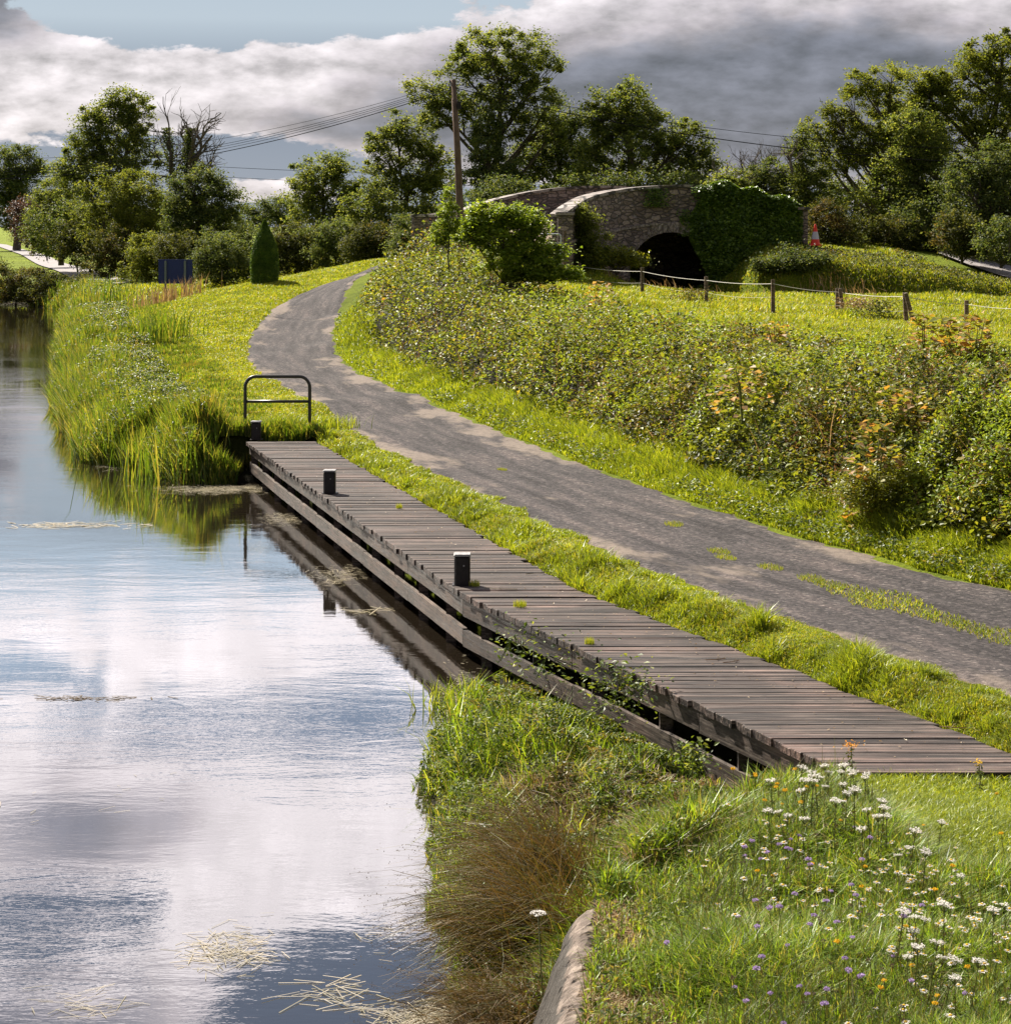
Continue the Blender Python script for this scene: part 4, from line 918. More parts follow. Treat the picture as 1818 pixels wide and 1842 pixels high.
def twigs(acc, p, d, L, r, depth_):
    n = 4; pts = [np.array(p)]; dd = np.array(d)
    for i in range(n):
        dd = unit(dd + rng.normal(0, .16, 3) + np.array((0, 0, .05))); pts.append(pts[-1] + dd * L / n)
    acc.tube(pts, np.linspace(r, r * .55, n + 1), 5 if depth_ > 1 else 4, cap=False)
    if depth_ > 0:
        for k in range(rng.integers(2, 5)):
            i = rng.integers(1, n + 1); e = unit(dd + rng.normal(0, .62, 3) * np.array((1, 1, .7))); twigs(acc, pts[i], e, L * rng.uniform(.45, .8), r * .55, depth_ - 1)
def bare_tree(name, label, px, pyb, pyt, Yd, r=.12, lean=(0, 0), n=3, group=None, depth_=4, ivy=0):
    b = np.array(PY(px, pyb, Yd)); h = (pyb - pyt) / FOC * Yd; t = thing(name, label, 'tree', tuple(b), group); g = Acc()
    for k in range(n):
        d = unit(np.array((lean[0] + rng.normal(0, .28), rng.normal(0, .2), 1.0))); twigs(g, b + np.array((0, 0, -.3)), d, h * rng.uniform(.42, .55), r, depth_)
    g.build('trunk', M['dead_bark'], t)
    if ivy:
        c = Acc(); zz = rng.uniform(0, 1, ivy) ** .8 * h * .62; q = b + np.stack([lean[0] * zz + rng.normal(0, .22, ivy) * (1.4 - zz / h), rng.normal(0, .25, ivy), zz], 1)
        add_leaves(c, q, .16, .2); c.build('crown', M['tree_leaf_dark'], t)
    return t

# ------------------------------------------------------------------ trees and shrubs
TL, TD, TO = 'tree_leaf', 'tree_leaf_dark', 'tree_leaf_olive'
tree('ash_tree', 'tallest tree, rounded open crown with an ivy-clad trunk behind the bridge', 'tree', (880, 455), 112,
     [(880, 95, 62, 40), (935, 100, 52, 42), (825, 118, 28, 34), (970, 130, 34, 42), (895, 140, 60, 36), (800, 165, 48, 26), (770, 180, 30, 24), (845, 175, 38, 26), (940, 175, 50, 30), (985, 190, 26, 32), (905, 215, 42, 34), (965, 235, 34, 26), (800, 205, 40, 18), (1000, 225, 20, 22)],
     330, 85, .19, TL, .42, .32, (905, 110), shell=.75)
tree('ivy_clad_tree', 'dark ivy-covered stem rising in front of the tallest tree', 'tree', (872, 455), 110, [(876, 215, 18, 40), (874, 270, 26, 50), (884, 320, 42, 40), (850, 350, 34, 40), (905, 300, 30, 36)], 150, 95, .17, TD, .40, .3, (880, 190), limbs=False)
tree('broad_tree', 'broad bushy tree of two crowns standing right of the tallest tree', 'tree', (1130, 450), 108,
     [(1128, 185, 30, 32), (1100, 215, 34, 34), (1150, 215, 40, 30), (1075, 205, 20, 34), (1185, 240, 44, 34), (1240, 245, 26, 30), (1262, 255, 14, 26), (1220, 275, 52, 32), (1130, 265, 60, 38), (1090, 300, 50, 34), (1180, 315, 70, 30), (1260, 310, 34, 34)],
     330, 85, .19, TL, .42, .25)
tree('dark_tree', 'dark dense tree filling the gap between the tallest tree and the broad tree', 'tree', (1000, 450), 114,
     [(1005, 215, 26, 34), (1030, 235, 30, 34), (1000, 270, 50, 40), (1045, 285, 40, 40), (960, 300, 46, 40), (1010, 325, 70, 30)], 220, 90, .19, TD, .46, .25)
tree('slender_tree', 'slender light green tree left of the utility pole', 'tree', (740, 450), 115,
     [(712, 225, 12, 22), (690, 250, 24, 30), (735, 235, 28, 30), (760, 260, 30, 36), (700, 290, 40, 34), (670, 300, 16, 22), (745, 310, 44, 36), (785, 290, 26, 40), (720, 350, 60, 36), (785, 340, 36, 40)],
     250, 80, .18, TL, .40, .2)
tree('round_tree', 'round-headed tree standing alone in the gap of sky left of the pole', 'tree', (585, 470), 118,
     [(585, 300, 30, 24), (560, 320, 32, 26), (612, 320, 30, 30), (545, 345, 20, 34), (585, 350, 50, 36), (625, 350, 18, 34), (580, 395, 52, 36), (615, 410, 36, 30)],
     230, 85, .18, TL, .40, .2)
tree('undergrowth_tree', 'low rounded tree between the round tree and the slender tree', 'tree', (680, 462), 112, [(660, 345, 26, 20), (655, 375, 36, 30), (695, 390, 46, 36), (650, 415, 40, 34), (720, 420, 44, 34), (760, 415, 36, 40), (790, 400, 30, 44)], 220, 85, .17, TL, .42, .16)
tree('thicket_tree', 'dark low trees in one mass behind the far parapet of the bridge', 'tree', (950, 455), 104, [(840, 395, 40, 40), (900, 360, 50, 36), (980, 360, 60, 30), (1060, 345, 60, 30), (1150, 345, 60, 26), (1230, 340, 50, 26)], 240, 85, .17, TD, .45, .16)
tree('willow_tree', 'tallest tree of the left group, leafy rounded top beside the dead tree', 'tree', (230, 470), 140,
     [(228, 185, 32, 24), (205, 205, 36, 26), (250, 205, 26, 24), (165, 210, 16, 22), (170, 235, 30, 26), (215, 240, 48, 28), (255, 245, 20, 34), (160, 265, 38, 28), (230, 280, 54, 30), (185, 310, 56, 32), (125, 295, 26, 26), (145, 320, 40, 34)],
     300, 85, .22, TL, .50, .28)
tree('leafy_tree', 'broad olive-green tree low in front of the left group', 'tree', (230, 480), 132,
     [(215, 335, 36, 24), (260, 340, 40, 30), (200, 365, 46, 30), (245, 380, 62, 34), (300, 385, 40, 34), (180, 400, 44, 30), (230, 420, 64, 28)], 260, 85, .19, TO, .46, .2)
tree('bushy_tree', 'dark green bushy tree under the dead ivy-covered tree', 'tree', (365, 485), 126,
     [(350, 325, 34, 26), (385, 330, 26, 26), (330, 355, 40, 30), (385, 365, 46, 34), (415, 375, 22, 32), (345, 400, 56, 36), (400, 410, 40, 34), (360, 440, 66, 30)], 280, 85, .18, TD, .44, .2)
tree('edge_tree', 'rounded green tree on the left end of the left group, by the lane', 'tree', (110, 470), 150, [(110, 340, 32, 28), (85, 365, 26, 28), (130, 370, 40, 34), (100, 400, 40, 30), (150, 405, 44, 30)], 220, 80, .20, TL, .48, .2)
tree('distant_tree', 'large dusky tree at the left edge of the view beyond the lane', 'tree', (30, 445), 235, [(28, 290, 34, 24), (52, 300, 24, 28), (5, 300, 30, 26), (25, 330, 46, 26), (-20, 330, 40, 40), (45, 355, 30, 24), (20, 380, 50, 34)], 260, 70, .34, TD, .8, .45)
tree('copper_tree', 'small dark purple-leaved tree beside the lane at the far left', 'tree', (48, 440), 200, [(45, 372, 22, 16), (38, 392, 24, 22), (60, 395, 18, 24), (45, 418, 24, 16)], 90, 60, .24, 'tree_leaf_purple', .55, .16)
tree('far_shrub_tree', 'low dark tree far off between the left group and the round tree', 'tree', (500, 450), 170, [(480, 380, 34, 16), (515, 378, 28, 18), (455, 395, 30, 16), (500, 405, 50, 24)], 110, 70, .24, TD, .55, .15)
for args in [
    ('airy_tree', 'thin airy tree with leaning bare limbs left of the large right-hand trees', (1600, 452), 100, [(1462, 232, 14, 18), (1475, 262, 16, 16), (1500, 215, 22, 22), (1520, 185, 22, 24), (1545, 150, 24, 22), (1570, 175, 22, 30), (1545, 215, 30, 20), (1500, 250, 24, 14), (1590, 230, 26, 26), (1540, 280, 26, 16), (1600, 140, 26, 24), (1560, 250, 36, 26), (1510, 290, 34, 22), (1600, 185, 30, 26)], 260, 60, .16, TO, .34, .2),
    ('tall_tree', 'tallest of the trees at the right edge, dense olive crown', (1760, 460), 102, [(1770, 95, 34, 26), (1805, 85, 30, 26), (1730, 130, 44, 34), (1790, 140, 46, 40), (1680, 145, 34, 28), (1650, 150, 22, 26), (1700, 185, 54, 36), (1780, 205, 56, 44), (1850, 150, 50, 70), (1655, 200, 40, 34), (1740, 260, 60, 40), (1850, 260, 60, 60), (1620, 205, 40, 36), (1640, 270, 50, 40), (1580, 290, 40, 30)], 560, 85, .18, TO, .42, .35),
    ('spreading_tree', 'light green spreading tree low in front of the right-hand trees', (1650, 458), 97, [(1640, 225, 34, 26), (1660, 265, 44, 32), (1625, 300, 36, 30), (1690, 320, 50, 36), (1590, 340, 40, 34), (1640, 360, 56, 34)], 240, 85, .17, TL, .40, .22),
    ('ivy_clad_tree', 'dark ivy-hung tree at the right edge above the lane', (1790, 470), 92, [(1780, 300, 46, 40), (1830, 330, 50, 60), (1740, 350, 46, 50), (1790, 400, 60, 50), (1735, 420, 40, 36), (1850, 420, 50, 60)], 300, 95, .16, TD, .42, .3),
    ('slim_tree', 'slim upright tree between the bare trees and the right-hand trees', (1440, 440), 98, [(1442, 245, 12, 18), (1440, 275, 22, 24), (1450, 310, 26, 28), (1425, 330, 26, 28), (1470, 345, 30, 34), (1440, 370, 34, 26)], 160, 75, .15, TL, .34, .14),
]:
    nm, lab, base, Yd, bl, nc, per, lf, mt, cr_, tr_ = args
    tree(nm, lab, 'tree', base, Yd, bl, nc, per, lf, mt, cr_, tr_)
shrubs = [
    ('Low pale-topped shrub in front of the right-hand trees', (1570, 452), 94, [(1570, 405, 44, 18), (1540, 420, 36, 22), (1605, 420, 36, 24)], 90, 'hedge_leaf', .12),
    ('dark shrub under the slim tree behind the cone', (1490, 448), 92, [(1490, 390, 26, 26), (1475, 420, 26, 26), (1510, 425, 26, 24)], 90, 'hedge_leaf', .12),
    ('dark shrub beneath the spreading tree at the back of the far bank', (1650, 456), 95, [(1640, 400, 40, 30), (1670, 430, 40, 24)], 90, TD, .14),
    ('grey-green shrub at the right end beside the far lane', (1730, 462), 88, [(1730, 410, 30, 26), (1715, 440, 30, 22), (1760, 445, 28, 22)], 90, 'hedge_leaf', .12),
    ('dark shrub at the right edge overhanging the far lane', (1800, 470), 86, [(1800, 430, 40, 34), (1840, 440, 40, 40)], 90, TD, .13),
    ('low tree line shrub below the bare trees, left half', (1330, 430), 100, [(1320, 335, 36, 22), (1350, 350, 40, 26), (1310, 370, 40, 30)], 120, TL, .15),
    ('low tree line shrub below the bare trees, right half', (1395, 430), 99, [(1385, 320, 24, 26), (1400, 350, 36, 30), (1380, 385, 50, 30)], 120, TD, .15),
    ('leafy shrub growing against the left end of the near parapet', (1055, 480), 77, [(1050, 388, 9, 14), (1055, 410, 18, 20), (1062, 440, 24, 24), (1050, 465, 28, 20)], 90, TO, .10),
    ('bright weedy shrub at the foot of the bridge wall left of the arch', (1110, 480), 78, [(1100, 462, 26, 10), (1135, 466, 22, 10), (1075, 475, 20, 12)], 60, 'lime_leaf', .10),
    ('low dark shrub at the foot of the ivy wall below the cone', (1430, 490), 79, [(1425, 470, 34, 14), (1395, 480, 34, 12), (1460, 468, 20, 14)], 90, TD, .11),
]
shrubs += [
    ('large rounded hedge bush beside the lane, nearest the water on the left', (195, 500), 128, [(200, 440, 30, 26), (190, 470, 34, 24), (225, 465, 30, 28)], 110, 'hedge_leaf', .15),
    ('rounded hedge bush beside the lane, second from the left end', (140, 482), 142, [(135, 430, 26, 22), (145, 452, 30, 22)], 90, 'hedge_leaf', .16),
    ('smallest rounded hedge bush at the far left end beside the lane', (85, 462), 160, [(80, 425, 22, 16), (90, 440, 24, 16)], 80, 'hedge_leaf', .18),
    ('olive bush between the lane hedge and the blue board', (262, 505), 118, [(265, 450, 26, 26), (255, 480, 28, 22), (285, 475, 24, 24)], 100, TO, .14),
    ('dark bush directly behind the blue board', (325, 510), 116, [(320, 450, 32, 24), (330, 480, 36, 24)], 110, 'hedge_leaf', .14),
    ('dark bush left of the conical cypress', (405, 512), 106, [(395, 450, 34, 24), (415, 475, 36, 28), (375, 485, 30, 24)], 140, TD, .13),
    ('brownish bush right of the conical cypress', (535, 498), 104, [(530, 430, 34, 20), (545, 458, 40, 26), (510, 465, 24, 24)], 140, 'hedge_leaf', .13),
    ('dark hedge bush under the round tree', (605, 482), 102, [(600, 430, 36, 22), (615, 455, 40, 22)], 120, TD, .13),
    ('dark hedge bush at the crest of the lawn under the slender tree', (690, 470), 98, [(670, 430, 32, 22), (700, 445, 36, 20), (650, 452, 30, 18)], 130, 'hedge_leaf', .12),
    ('dark hedge bush touching the left end of the far parapet', (745, 465), 92, [(735, 425, 22, 26), (740, 450, 30, 18)], 100, TD, .12),
]
for lab, base, Yd, bl, nc, mt, lf in shrubs:
    bl = [(a_, b_, c_ * 1.2, d_ * 1.15) for a_, b_, c_, d_ in bl]; tree('shrub', lab[0].lower() + lab[1:], 'shrub', base, Yd, bl, int(nc * 1.4), 75, lf, mt, .32, .06, group=None, limbs=True, shell=.5)
tree('hedgerow', 'long dark hedgerow mass filling in behind the left group of trees', 'hedge', (260, 480), 146, [(90, 420, 40, 34), (140, 400, 50, 40), (200, 410, 60, 50), (270, 410, 60, 50), (340, 410, 60, 50), (400, 420, 50, 44), (440, 440, 40, 30)], 420, 85, .22, TD, .6, .1)
tree('hedgerow', 'long dark hedgerow mass filling in behind the right-hand trees', 'hedge', (1640, 458), 105, [(1440, 400, 40, 36), (1500, 380, 50, 50), (1560, 370, 50, 50), (1620, 390, 60, 50), (1690, 370, 60, 60), (1760, 370, 60, 60), (1840, 370, 60, 70)], 460, 90, .18, TD, .5, .1)
# shrubs on the canal's far bend (left edge)
for k, (px, pt_, w, lab) in enumerate([(-15, 478, 30, 'tall reedy bush cut by the left edge of the view on the far canal bend'), (28, 486, 24, 'greyish bush second from the left on the far canal bend'), (66, 492, 26, 'rounded green bush in the middle of the far canal bend'), (104, 500, 24, 'dark brownish bush near the right end of the far canal bend'), (140, 506, 22, 'last low bush on the far canal bend where the reeds begin')]):
    Yd = 126 - k * 1.5; tree('shrub', lab, 'shrub', (px, 545), Yd, [(px, (pt_ + 540) / 2 - 4, w, (540 - pt_) / 2), (px + 5, 528, w * 1.1, 16)], 90, 70, .14, 'hedge_leaf', .32, .05)
# dead tree group on the left, bare trees in the right gap
bare_tree('dead_tree', 'dead ivy-wrapped tree with bare upright forks in the left group', 335, 345, 160, 138, .20, (.06, 0), 3, depth_=4, ivy=2600)
bare_tree('dead_tree', 'bare forked tree just left of the dead ivy-wrapped tree', 312, 330, 168, 140, .15, (-.12, 0), 2, depth_=4, ivy=1400)
bare_tree('dead_tree', 'small bare branch tree leaning right out of the left group', 385, 345, 235, 136, .11, (.35, 0), 2, depth_=3)
bare_tree('bare_tree', 'leftmost small bare tree in the sky gap right of the bridge', 1310, 365, 250, 101, .07, (-.1, 0), 3, 'small bare trees right of the bridge', depth_=3)
bare_tree('bare_tree', 'tallest bare tree with fine twigs in the sky gap right of the bridge', 1345, 370, 228, 102, .08, (.05, 0), 4, 'small bare trees right of the bridge', depth_=4)
bare_tree('bare_tree', 'rightmost bare tree fanning out in the sky gap right of the bridge', 1375, 365, 228, 100, .07, (.2, 0), 4, 'small bare trees right of the bridge', depth_=4)
bare_tree('bare_tree', 'fine bare twigs standing up beside the slim tree', 1425, 300, 225, 97, .05, (-.1, 0), 3, 'small bare trees right of the bridge', depth_=3)
bare_tree('dead_tree', 'bare twigs sticking out of the top of the airy tree', 1500, 240, 150, 101, .06, (-.15, 0), 3, depth_=3)

# conical cypress on the lawn
cx0, cy0, cz0 = PY(476, 510, 85); t = thing('conifer', 'dark conical clipped conifer standing on the lawn', 'tree', (cx0, cy0, cz0)); hc = 115 * 85 / FOC; g = Acc()
n = 26000; f = rng.uniform(0, 1, n) ** .8; a = rng.uniform(0, 2 * math.pi, n); rad = .60 * np.sin(np.clip((1 - f) * 2.4 + .05, 0, 1.57)) * (0.92 + .1 * vn(a * 2, f * 8)) * np.where(f > .6, 1 - (f - .6) * .25, 1)
r_ = rad * rng.uniform(.70, 1.03, n); q = np.stack([cx0 + r_ * np.cos(a), cy0 + r_ * np.sin(a), cz0 + f * hc], 1)
add_leaves(g, q, rng.uniform(.06, .12, n), 0.0, .4, facing=np.stack([np.cos(a), np.sin(a), np.full(n, .5)], 1) * .8); g.build('crown', M['cypress_leaf'], t)
g = Acc(); g.tube([(cx0, cy0, cz0 - .2), (cx0, cy0, cz0 + hc * .8)], (.09, .02), 7); g.build('trunk', M['bark'], t)

# ------------------------------------------------------------------ sapling mound and thicket on the bank
tree('sapling_bush', 'large bright leafy sapling bush crowning the mound in front of the bridge', 'bush', (905, 505), 61,
     [(905, 388, 46, 20), (945, 402, 34, 22), (865, 395, 34, 20), (900, 420, 60, 28), (960, 440, 40, 30), (985, 475, 36, 26), (930, 470, 50, 34), (845, 415, 24, 20), (1005, 500, 30, 20), (950, 505, 40, 22)], 330, 75, .125, 'sapling_leaf', .24, .05, shell=.35, up=.55)
tree('sapling', 'thin leafy sapling at the left foot of the utility pole', 'bush', (808, 470), 60, [(806, 352, 7, 12), (812, 375, 12, 14), (806, 398, 16, 16), (800, 420, 24, 18)], 60, 50, .10, 'sapling_leaf', .14, .025, up=.5)
def bank_top(x): return np.interp(x, [-8, 0, 1.8, 3.2, 5, 6.7, 10.5, 16], [80, 72, 65, 56, 48, 43.5, 37.5, 34])
def m_thicket(x, y): return (y < bank_top(x) + 1.5 * (vn(x, y, 3, .6) - .5)) & (y > 10) & (_dr(x, y) > .62 + .5 * (vn(x, y, 1, .7) - .3))
_dr = lambda x, y: d_right(x, y)
def bank_h(x, y, dr):
    a = vn(x, y, 0, .33); b = vn(x, y, 5, 1.1); c = vn(x, y, 9, 3.0)
    h = (.22 + 1.02 * sstep((dr - .5) / 1.0)) * (.55 + .55 * a + .35 * b) * (.62 + .65 * c)
    m1 = 1 - np.abs(2 * vn(x, y, 3, .75) - 1); m2 = 1 - np.abs(2 * vn(x, y, 7, 1.7) - 1); h = h * (.40 + .55 * m1 + .45 * m2)
    h = h * np.interp(dr, [0, 2.5, 4.5, 12], [1, .92, .38, .26])
    edge = sstep((bank_top(x) - y) / 3.5); return h * (.35 + .65 * edge) + 1.25 * np.exp(-((x + 2.6) / 2.6) ** 2 - ((y - 62) / 5.5) ** 2) * sstep((dr - .6) / 2)
g = Acc(); n = 820000
p = scatter(n, (14, 78), m_thicket, 2.1, xl=lambda y: np.interp(y, [14, 30, 45, 60, 78], [8, 2.2, -2.5, -7, -6]), xr=lambda y: .27 * y + 3)
dr = d_right(p[:, 0], p[:, 1]); h = bank_h(p[:, 0], p[:, 1], dr)
tq = 1 - np.abs(rng.normal(0, .42, len(p))); c = p.copy(); c[:, 2] += h * np.clip(tq, .02, 1) + rng.normal(0, .03, len(p)); c[:, :2] += rng.normal(0, .06, (len(p), 2))
sz = (.046 + .0011 * p[:, 1]) * rng.uniform(.6, 1.5, len(p))
hol = vn(c[:, 0], c[:, 1], c[:, 2], 2.1) * .6 + vn(c[:, 0], c[:, 1], c[:, 2] + 40, 4.7) * .4
kp = hol > .36 + .07 * (dr < 3.2) * (p[:, 1] < 55) - .06 * (dr > 4); c = c[kp]; sz = sz[kp]; print('thicket leaves', len(c))
add_leaves(g, c, sz, .34, .66, .14)
wz = vn(p[:, 0], p[:, 1], 12, .55) * .65 + vn(p[:, 0], p[:, 1], 14, 1.9) * .35; ws = vn(p[:, 0], p[:, 1], 2, .42) * .6 + vn(p[:, 0], p[:, 1], 5, 2.4) * .4
for nm_, mt_, sel_, up_, lf_, txt in (('nettle_patches', 'sapling_leaf', (wz > .53) & (rng.uniform(0, 1, len(p)) < .42), .26, 1.0, 'yellow-green nettle and weed patches standing above the brambles'), ('rusty_weeds', 'rust_leaf', (ws > .55) & (rng.uniform(0, 1, len(p)) < .40), .12, .65, 'rust-brown seeding docks and faded flower heads among the brambles'),
        ('dark_brambles', 'tree_leaf_dark', (wz < .40) & (dr < 4) & (rng.uniform(0, 1, len(p)) < .35), .06, 1.2, 'darker bramble leaves hanging over the face of the bank')):
    g_ = Acc(); c_ = p[sel_].copy(); c_[:, 2] += h[sel_] * (1 - np.abs(rng.normal(0, .22, len(c_)))) + up_ * rng.uniform(0, 1, len(c_)) ** 1.5; add_leaves(g_, c_, (.036 + .0010 * c_[:, 1]) * lf_ * rng.uniform(.6, 1.4, len(c_)), .35, .5, .12); stuff(g_, nm_, mt_, txt, 'weeds')
stuff(g, 'bramble_thicket', 'bramble_leaf', 'tangled bramble and weed thicket covering the bank right of the track', 'brambles')
# dense inner mass so the thicket is not see-through: woody stems
g = Acc(); q = p[::150]; hh_ = h[::150]; add_blades(g, q, hh_ * rng.uniform(.6, 1.25, len(q)), .012 + q[:, 1] * .0003, .5, droop=.3)
stuff(g, 'bramble_stems', 'dry_grass', 'dry brown stems and grass stalks poking out of the bramble thicket', 'stems')

def sapling(label, px, py, Yd, hgt, nl, leaf, mat='maple_leaf', w=.35, name='maple_sapling', tiers=6, group='young maples growing out of the thicket'):
    x, y, z = PY(px, py, Yd); zb = max(float(z_ground(np.array([x]), np.array([y]))[0]), z - hgt); hgt = z - zb; t = thing(name, label, 'sapling', (x, y, zb), group); g = Acc(); lv = Acc()
    for s in range(3):
        a = rng.uniform(0, 6.28); dx, dy = math.cos(a) * w * .6, math.sin(a) * w * .6
        g.tube([(x, y, zb - .2), (x + dx * .4, y + dy * .4, zb + hgt * .5), (x + dx, y + dy, z - .05 * s)], (.016, .012, .005), 5, cap=False)
    g.build('stem', M['stem'], t)
    k = tiers; zt_ = np.linspace(z - min(hgt, .75) * .8, z, k)
    for i in range(k):
        m_ = max(4, nl // k); a = rng.uniform(0, 6.28, m_); r = w * 1.2 * np.sqrt(rng.uniform(0, 1, m_)) * (1.15 - .45 * i / k)
        c = np.stack([x + r * np.cos(a), y + r * np.sin(a), zt_[i] + rng.normal(0, hgt * .05, m_) - r * .15], 1); add_leaves(lv, c, rng.uniform(.7, 1.3, m_) * leaf, .62, .85, .12)
    lv.build('leaves', M[mat], t)
sap = [('tall yellow-topped maple sapling near the right edge, left of the pair', 1662, 568, 36, 1.5, 130, .15, .30), ('maple sapling with pale pinkish top, left one of the pair near the right edge', 1712, 578, 36.5, 1.4, 130, .15, .26),
       ('maple sapling with orange tips, right one of the pair near the right edge', 1752, 570, 35.5, 1.5, 150, .15, .30), ('pale-leaved sapling at the top of the thicket below the second fence post', 1080, 512, 52, 1.1, 150, .14, .42),
       ('orange-leaved maple sapling low in the middle of the thicket', 1335, 662, 31, .7, 120, .13, .45), ('yellowish maple sapling above the orange one in the middle of the thicket', 1395, 668, 33, .6, 90, .13, .35),
       ('trailing orange and yellow maple on the face of the thicket at right', 1625, 702, 27.5, .9, 150, .13, .40), ('brownish trailing maple low on the face of the thicket at right', 1575, 760, 26, .9, 150, .12, .30),
       ('pale brown-leaved maple just above the right verge grass', 1545, 858, 26.2, .75, 120, .11, .22), ('green maple sapling on the upper thicket left of centre', 1225, 585, 42, 1.0, 130, .13, .38),
       ('green and pink-leaved sapling on the upper thicket at centre right', 1395, 580, 41, .9, 110, .13, .30), ('broad leafy sapling on the upper thicket near the right edge', 1640, 640, 33, 1.1, 150, .14, .4),
       ('bright yellow sapling on the thicket edge above the track', 1085, 690, 38, .6, 70, .10, .25), ('red-tinged sapling at the left shoulder of the thicket', 705, 520, 64, .7, 110, .12, .5)]
for lab, px, py, Yd, hg, nl, lf, w in sap: sapling(lab, px, py, Yd, hg, nl, lf, w=w)
# lime-green leafy hedge shrub at the right end of the bank
tree('hazel_bush', 'yellow-green leafy bush at the right end of the bank above the verge', 'bush', (1720, 960), 26.0, [(1680, 860, 90, 40), (1790, 850, 80, 60), (1620, 900, 60, 30), (1740, 920, 90, 40), (1850, 910, 70, 90), (1560, 880, 60, 30)], 520, 62, .045, 'lime_leaf', .16, .03, shell=.2, up=.5, depth=.9, limbs=False)
# ------------------------------------------------------------------ grasses
XR = lambda y: .27 * y + 2
# verge right of the track
g = Acc(); p = scatter(500000, (12, 72), lambda x, y: (_dr(x, y) > -.03 + .10 * (vn(x, y, 2, 2.5) - .5)) & (_dr(x, y) < 1.2), 2.0, xl=lambda y: np.interp(y, [12, 30, 45, 60, 72], [9, 1.5, -3, -8.5, -8.5]), xr=lambda y: np.interp(y, [12, 22, 30, 45, 60, 72], [14, 7.5, 4.5, 1.5, -4, -3]))
dr = _dr(p[:, 0], p[:, 1]); hh_ = (.06 + .20 * sstep(dr / .7)) * rng.uniform(.5, 1.5, len(p)) * (.6 + .8 * vn(p[:, 0], p[:, 1], 0, 1.6))
print('verge', len(p)); add_blades(g, p, hh_, .006 + p[:, 1] * .00032, .55, (-.15, -.1))
stuff(g, 'verge_grass', 'lush_grass', 'long bright grass along the right edge of the gravel track', 'grass')
g = Acc(); q = p[rng.uniform(0, 1, len(p)) < .16 * (vn(p[:, 0], p[:, 1], 4, .8) > .45)]; q = q + np.stack([rng.normal(0, .03, len(q)), rng.normal(0, .03, len(q)), rng.uniform(.03, .22, len(q))], 1)
add_leaves(g, q, .035 + q[:, 1] * .0009, .5, .7); stuff(g, 'verge_weeds', 'herb_leaf', 'broad-leaved weeds mixed into the grass along the right edge of the track', 'weeds')
# strip between jetty and track
def m_strip(x, y): return (x > on_line(Dr, y) + .02 + .05 * np.sin(y * 5)) & (d_left(x, y) > -.10 + .34 * (vn(x, y, 2, 2.6) - .5)) & (d_left(x, y) < 3.5)
g = Acc(); p = scatter(300000, (14, 41), m_strip, 1.9, xl=lambda y: on_line(Dr, y) - .1, xr=lambda y: on_line(Dr, y) + 2.2)
dl = d_left(p[:, 0], p[:, 1]); hh_ = (.018 + .045 * sstep(dl / .5)) * rng.uniform(.4, 1.9, len(p)) * (.25 + 1.5 * vn(p[:, 0], p[:, 1], 0, 3.1) ** 1.5)
print('strip', len(p)); add_blades(g, p, hh_, .004 + p[:, 1] * .0003, 1.0)
kq = vn(p[:, 0], p[:, 1], 8, 1.3) * .6 + vn(p[:, 0], p[:, 1], 3, 5.0) * .4 > .50
g = Acc(); g2 = Acc(); add_blades(g, p[~kq], hh_[~kq], .004 + p[~kq][:, 1] * .0003, 1.0); add_blades(g2, p[kq], hh_[kq] * 1.7 + .01, .004 + p[kq][:, 1] * .0003, .7); stuff(g2, 'strip_tussocks', 'lush_grass', 'greener longer tussocks in the strip of grass beside the jetty', 'grass')
stuff(g, 'strip_grass', 'grass', 'narrow strip of short yellow-green grass between the jetty and the gravel track', 'grass')
# lawn on the outside of the bend and up to the crest
g = Acc(); p = scatter(520000, (39, 125), lambda x, y: (d_left(x, y) > -.1 + .25 * (vn(x, y, 2, 1.5) - .5)) & (d_water(x, y) > 2.5), 1.7, xl=lambda y: -.22 * y, xr=lambda y: np.interp(y, [39, 60, 75, 125], [-2, -5, -3, 2]))
print('lawn', len(p)); add_blades(g, p, rng.uniform(.04, .10, len(p)) * (.6 + .9 * vn(p[:, 0], p[:, 1], 0, .8)), .010 + p[:, 1] * .0003, .6)
stuff(g, 'lawn_grass', 'grass', 'short sunlit lawn rising on the left of the bend in the track', 'grass')
# reeds and rank grass between the water and the lawn
def m_reed(x, y): d = d_water(x, y); return (d > -.02 + .5 * (vn(x, y, 7, 1.2) - .5)) & (d < 4.6) & (d_left(x, y) > .5) & ~((x > -5.15) & (y < 39.4)) & (y > 37.4)
g = Acc(); p = scatter(560000, (37.6, 124), m_reed, 1.9, xl=lambda y: np.interp(y, [37, 42, 60, 83, 102, 124], [-7.2, -10, -14.6, -19.6, -23.6, -33]), xr=lambda y: np.interp(y, [37, 42, 50, 60, 83, 124], [-3.2, -3.4, -5, -8, -13, -18]))
d = d_water(p[:, 0], p[:, 1]); tall = vn(p[:, 0], p[:, 1], 3, .55)
hh_ = np.interp(d, [-.4, .3, 1.6, 2.8, 4.6], [.7, .98, .72, .26, .10]) * (.30 + .70 * tall + .5 * vn(p[:, 0], p[:, 1], 6, 2.2) ** 2) * rng.uniform(.35, 1.3, len(p)); hh_ = hh_ * (1 - .68 * sstep((p[:, 0] + 6.3) / 1.0) * sstep((47 - p[:, 1]) / 4)); p[:, 2] = np.maximum(p[:, 2], -.25)
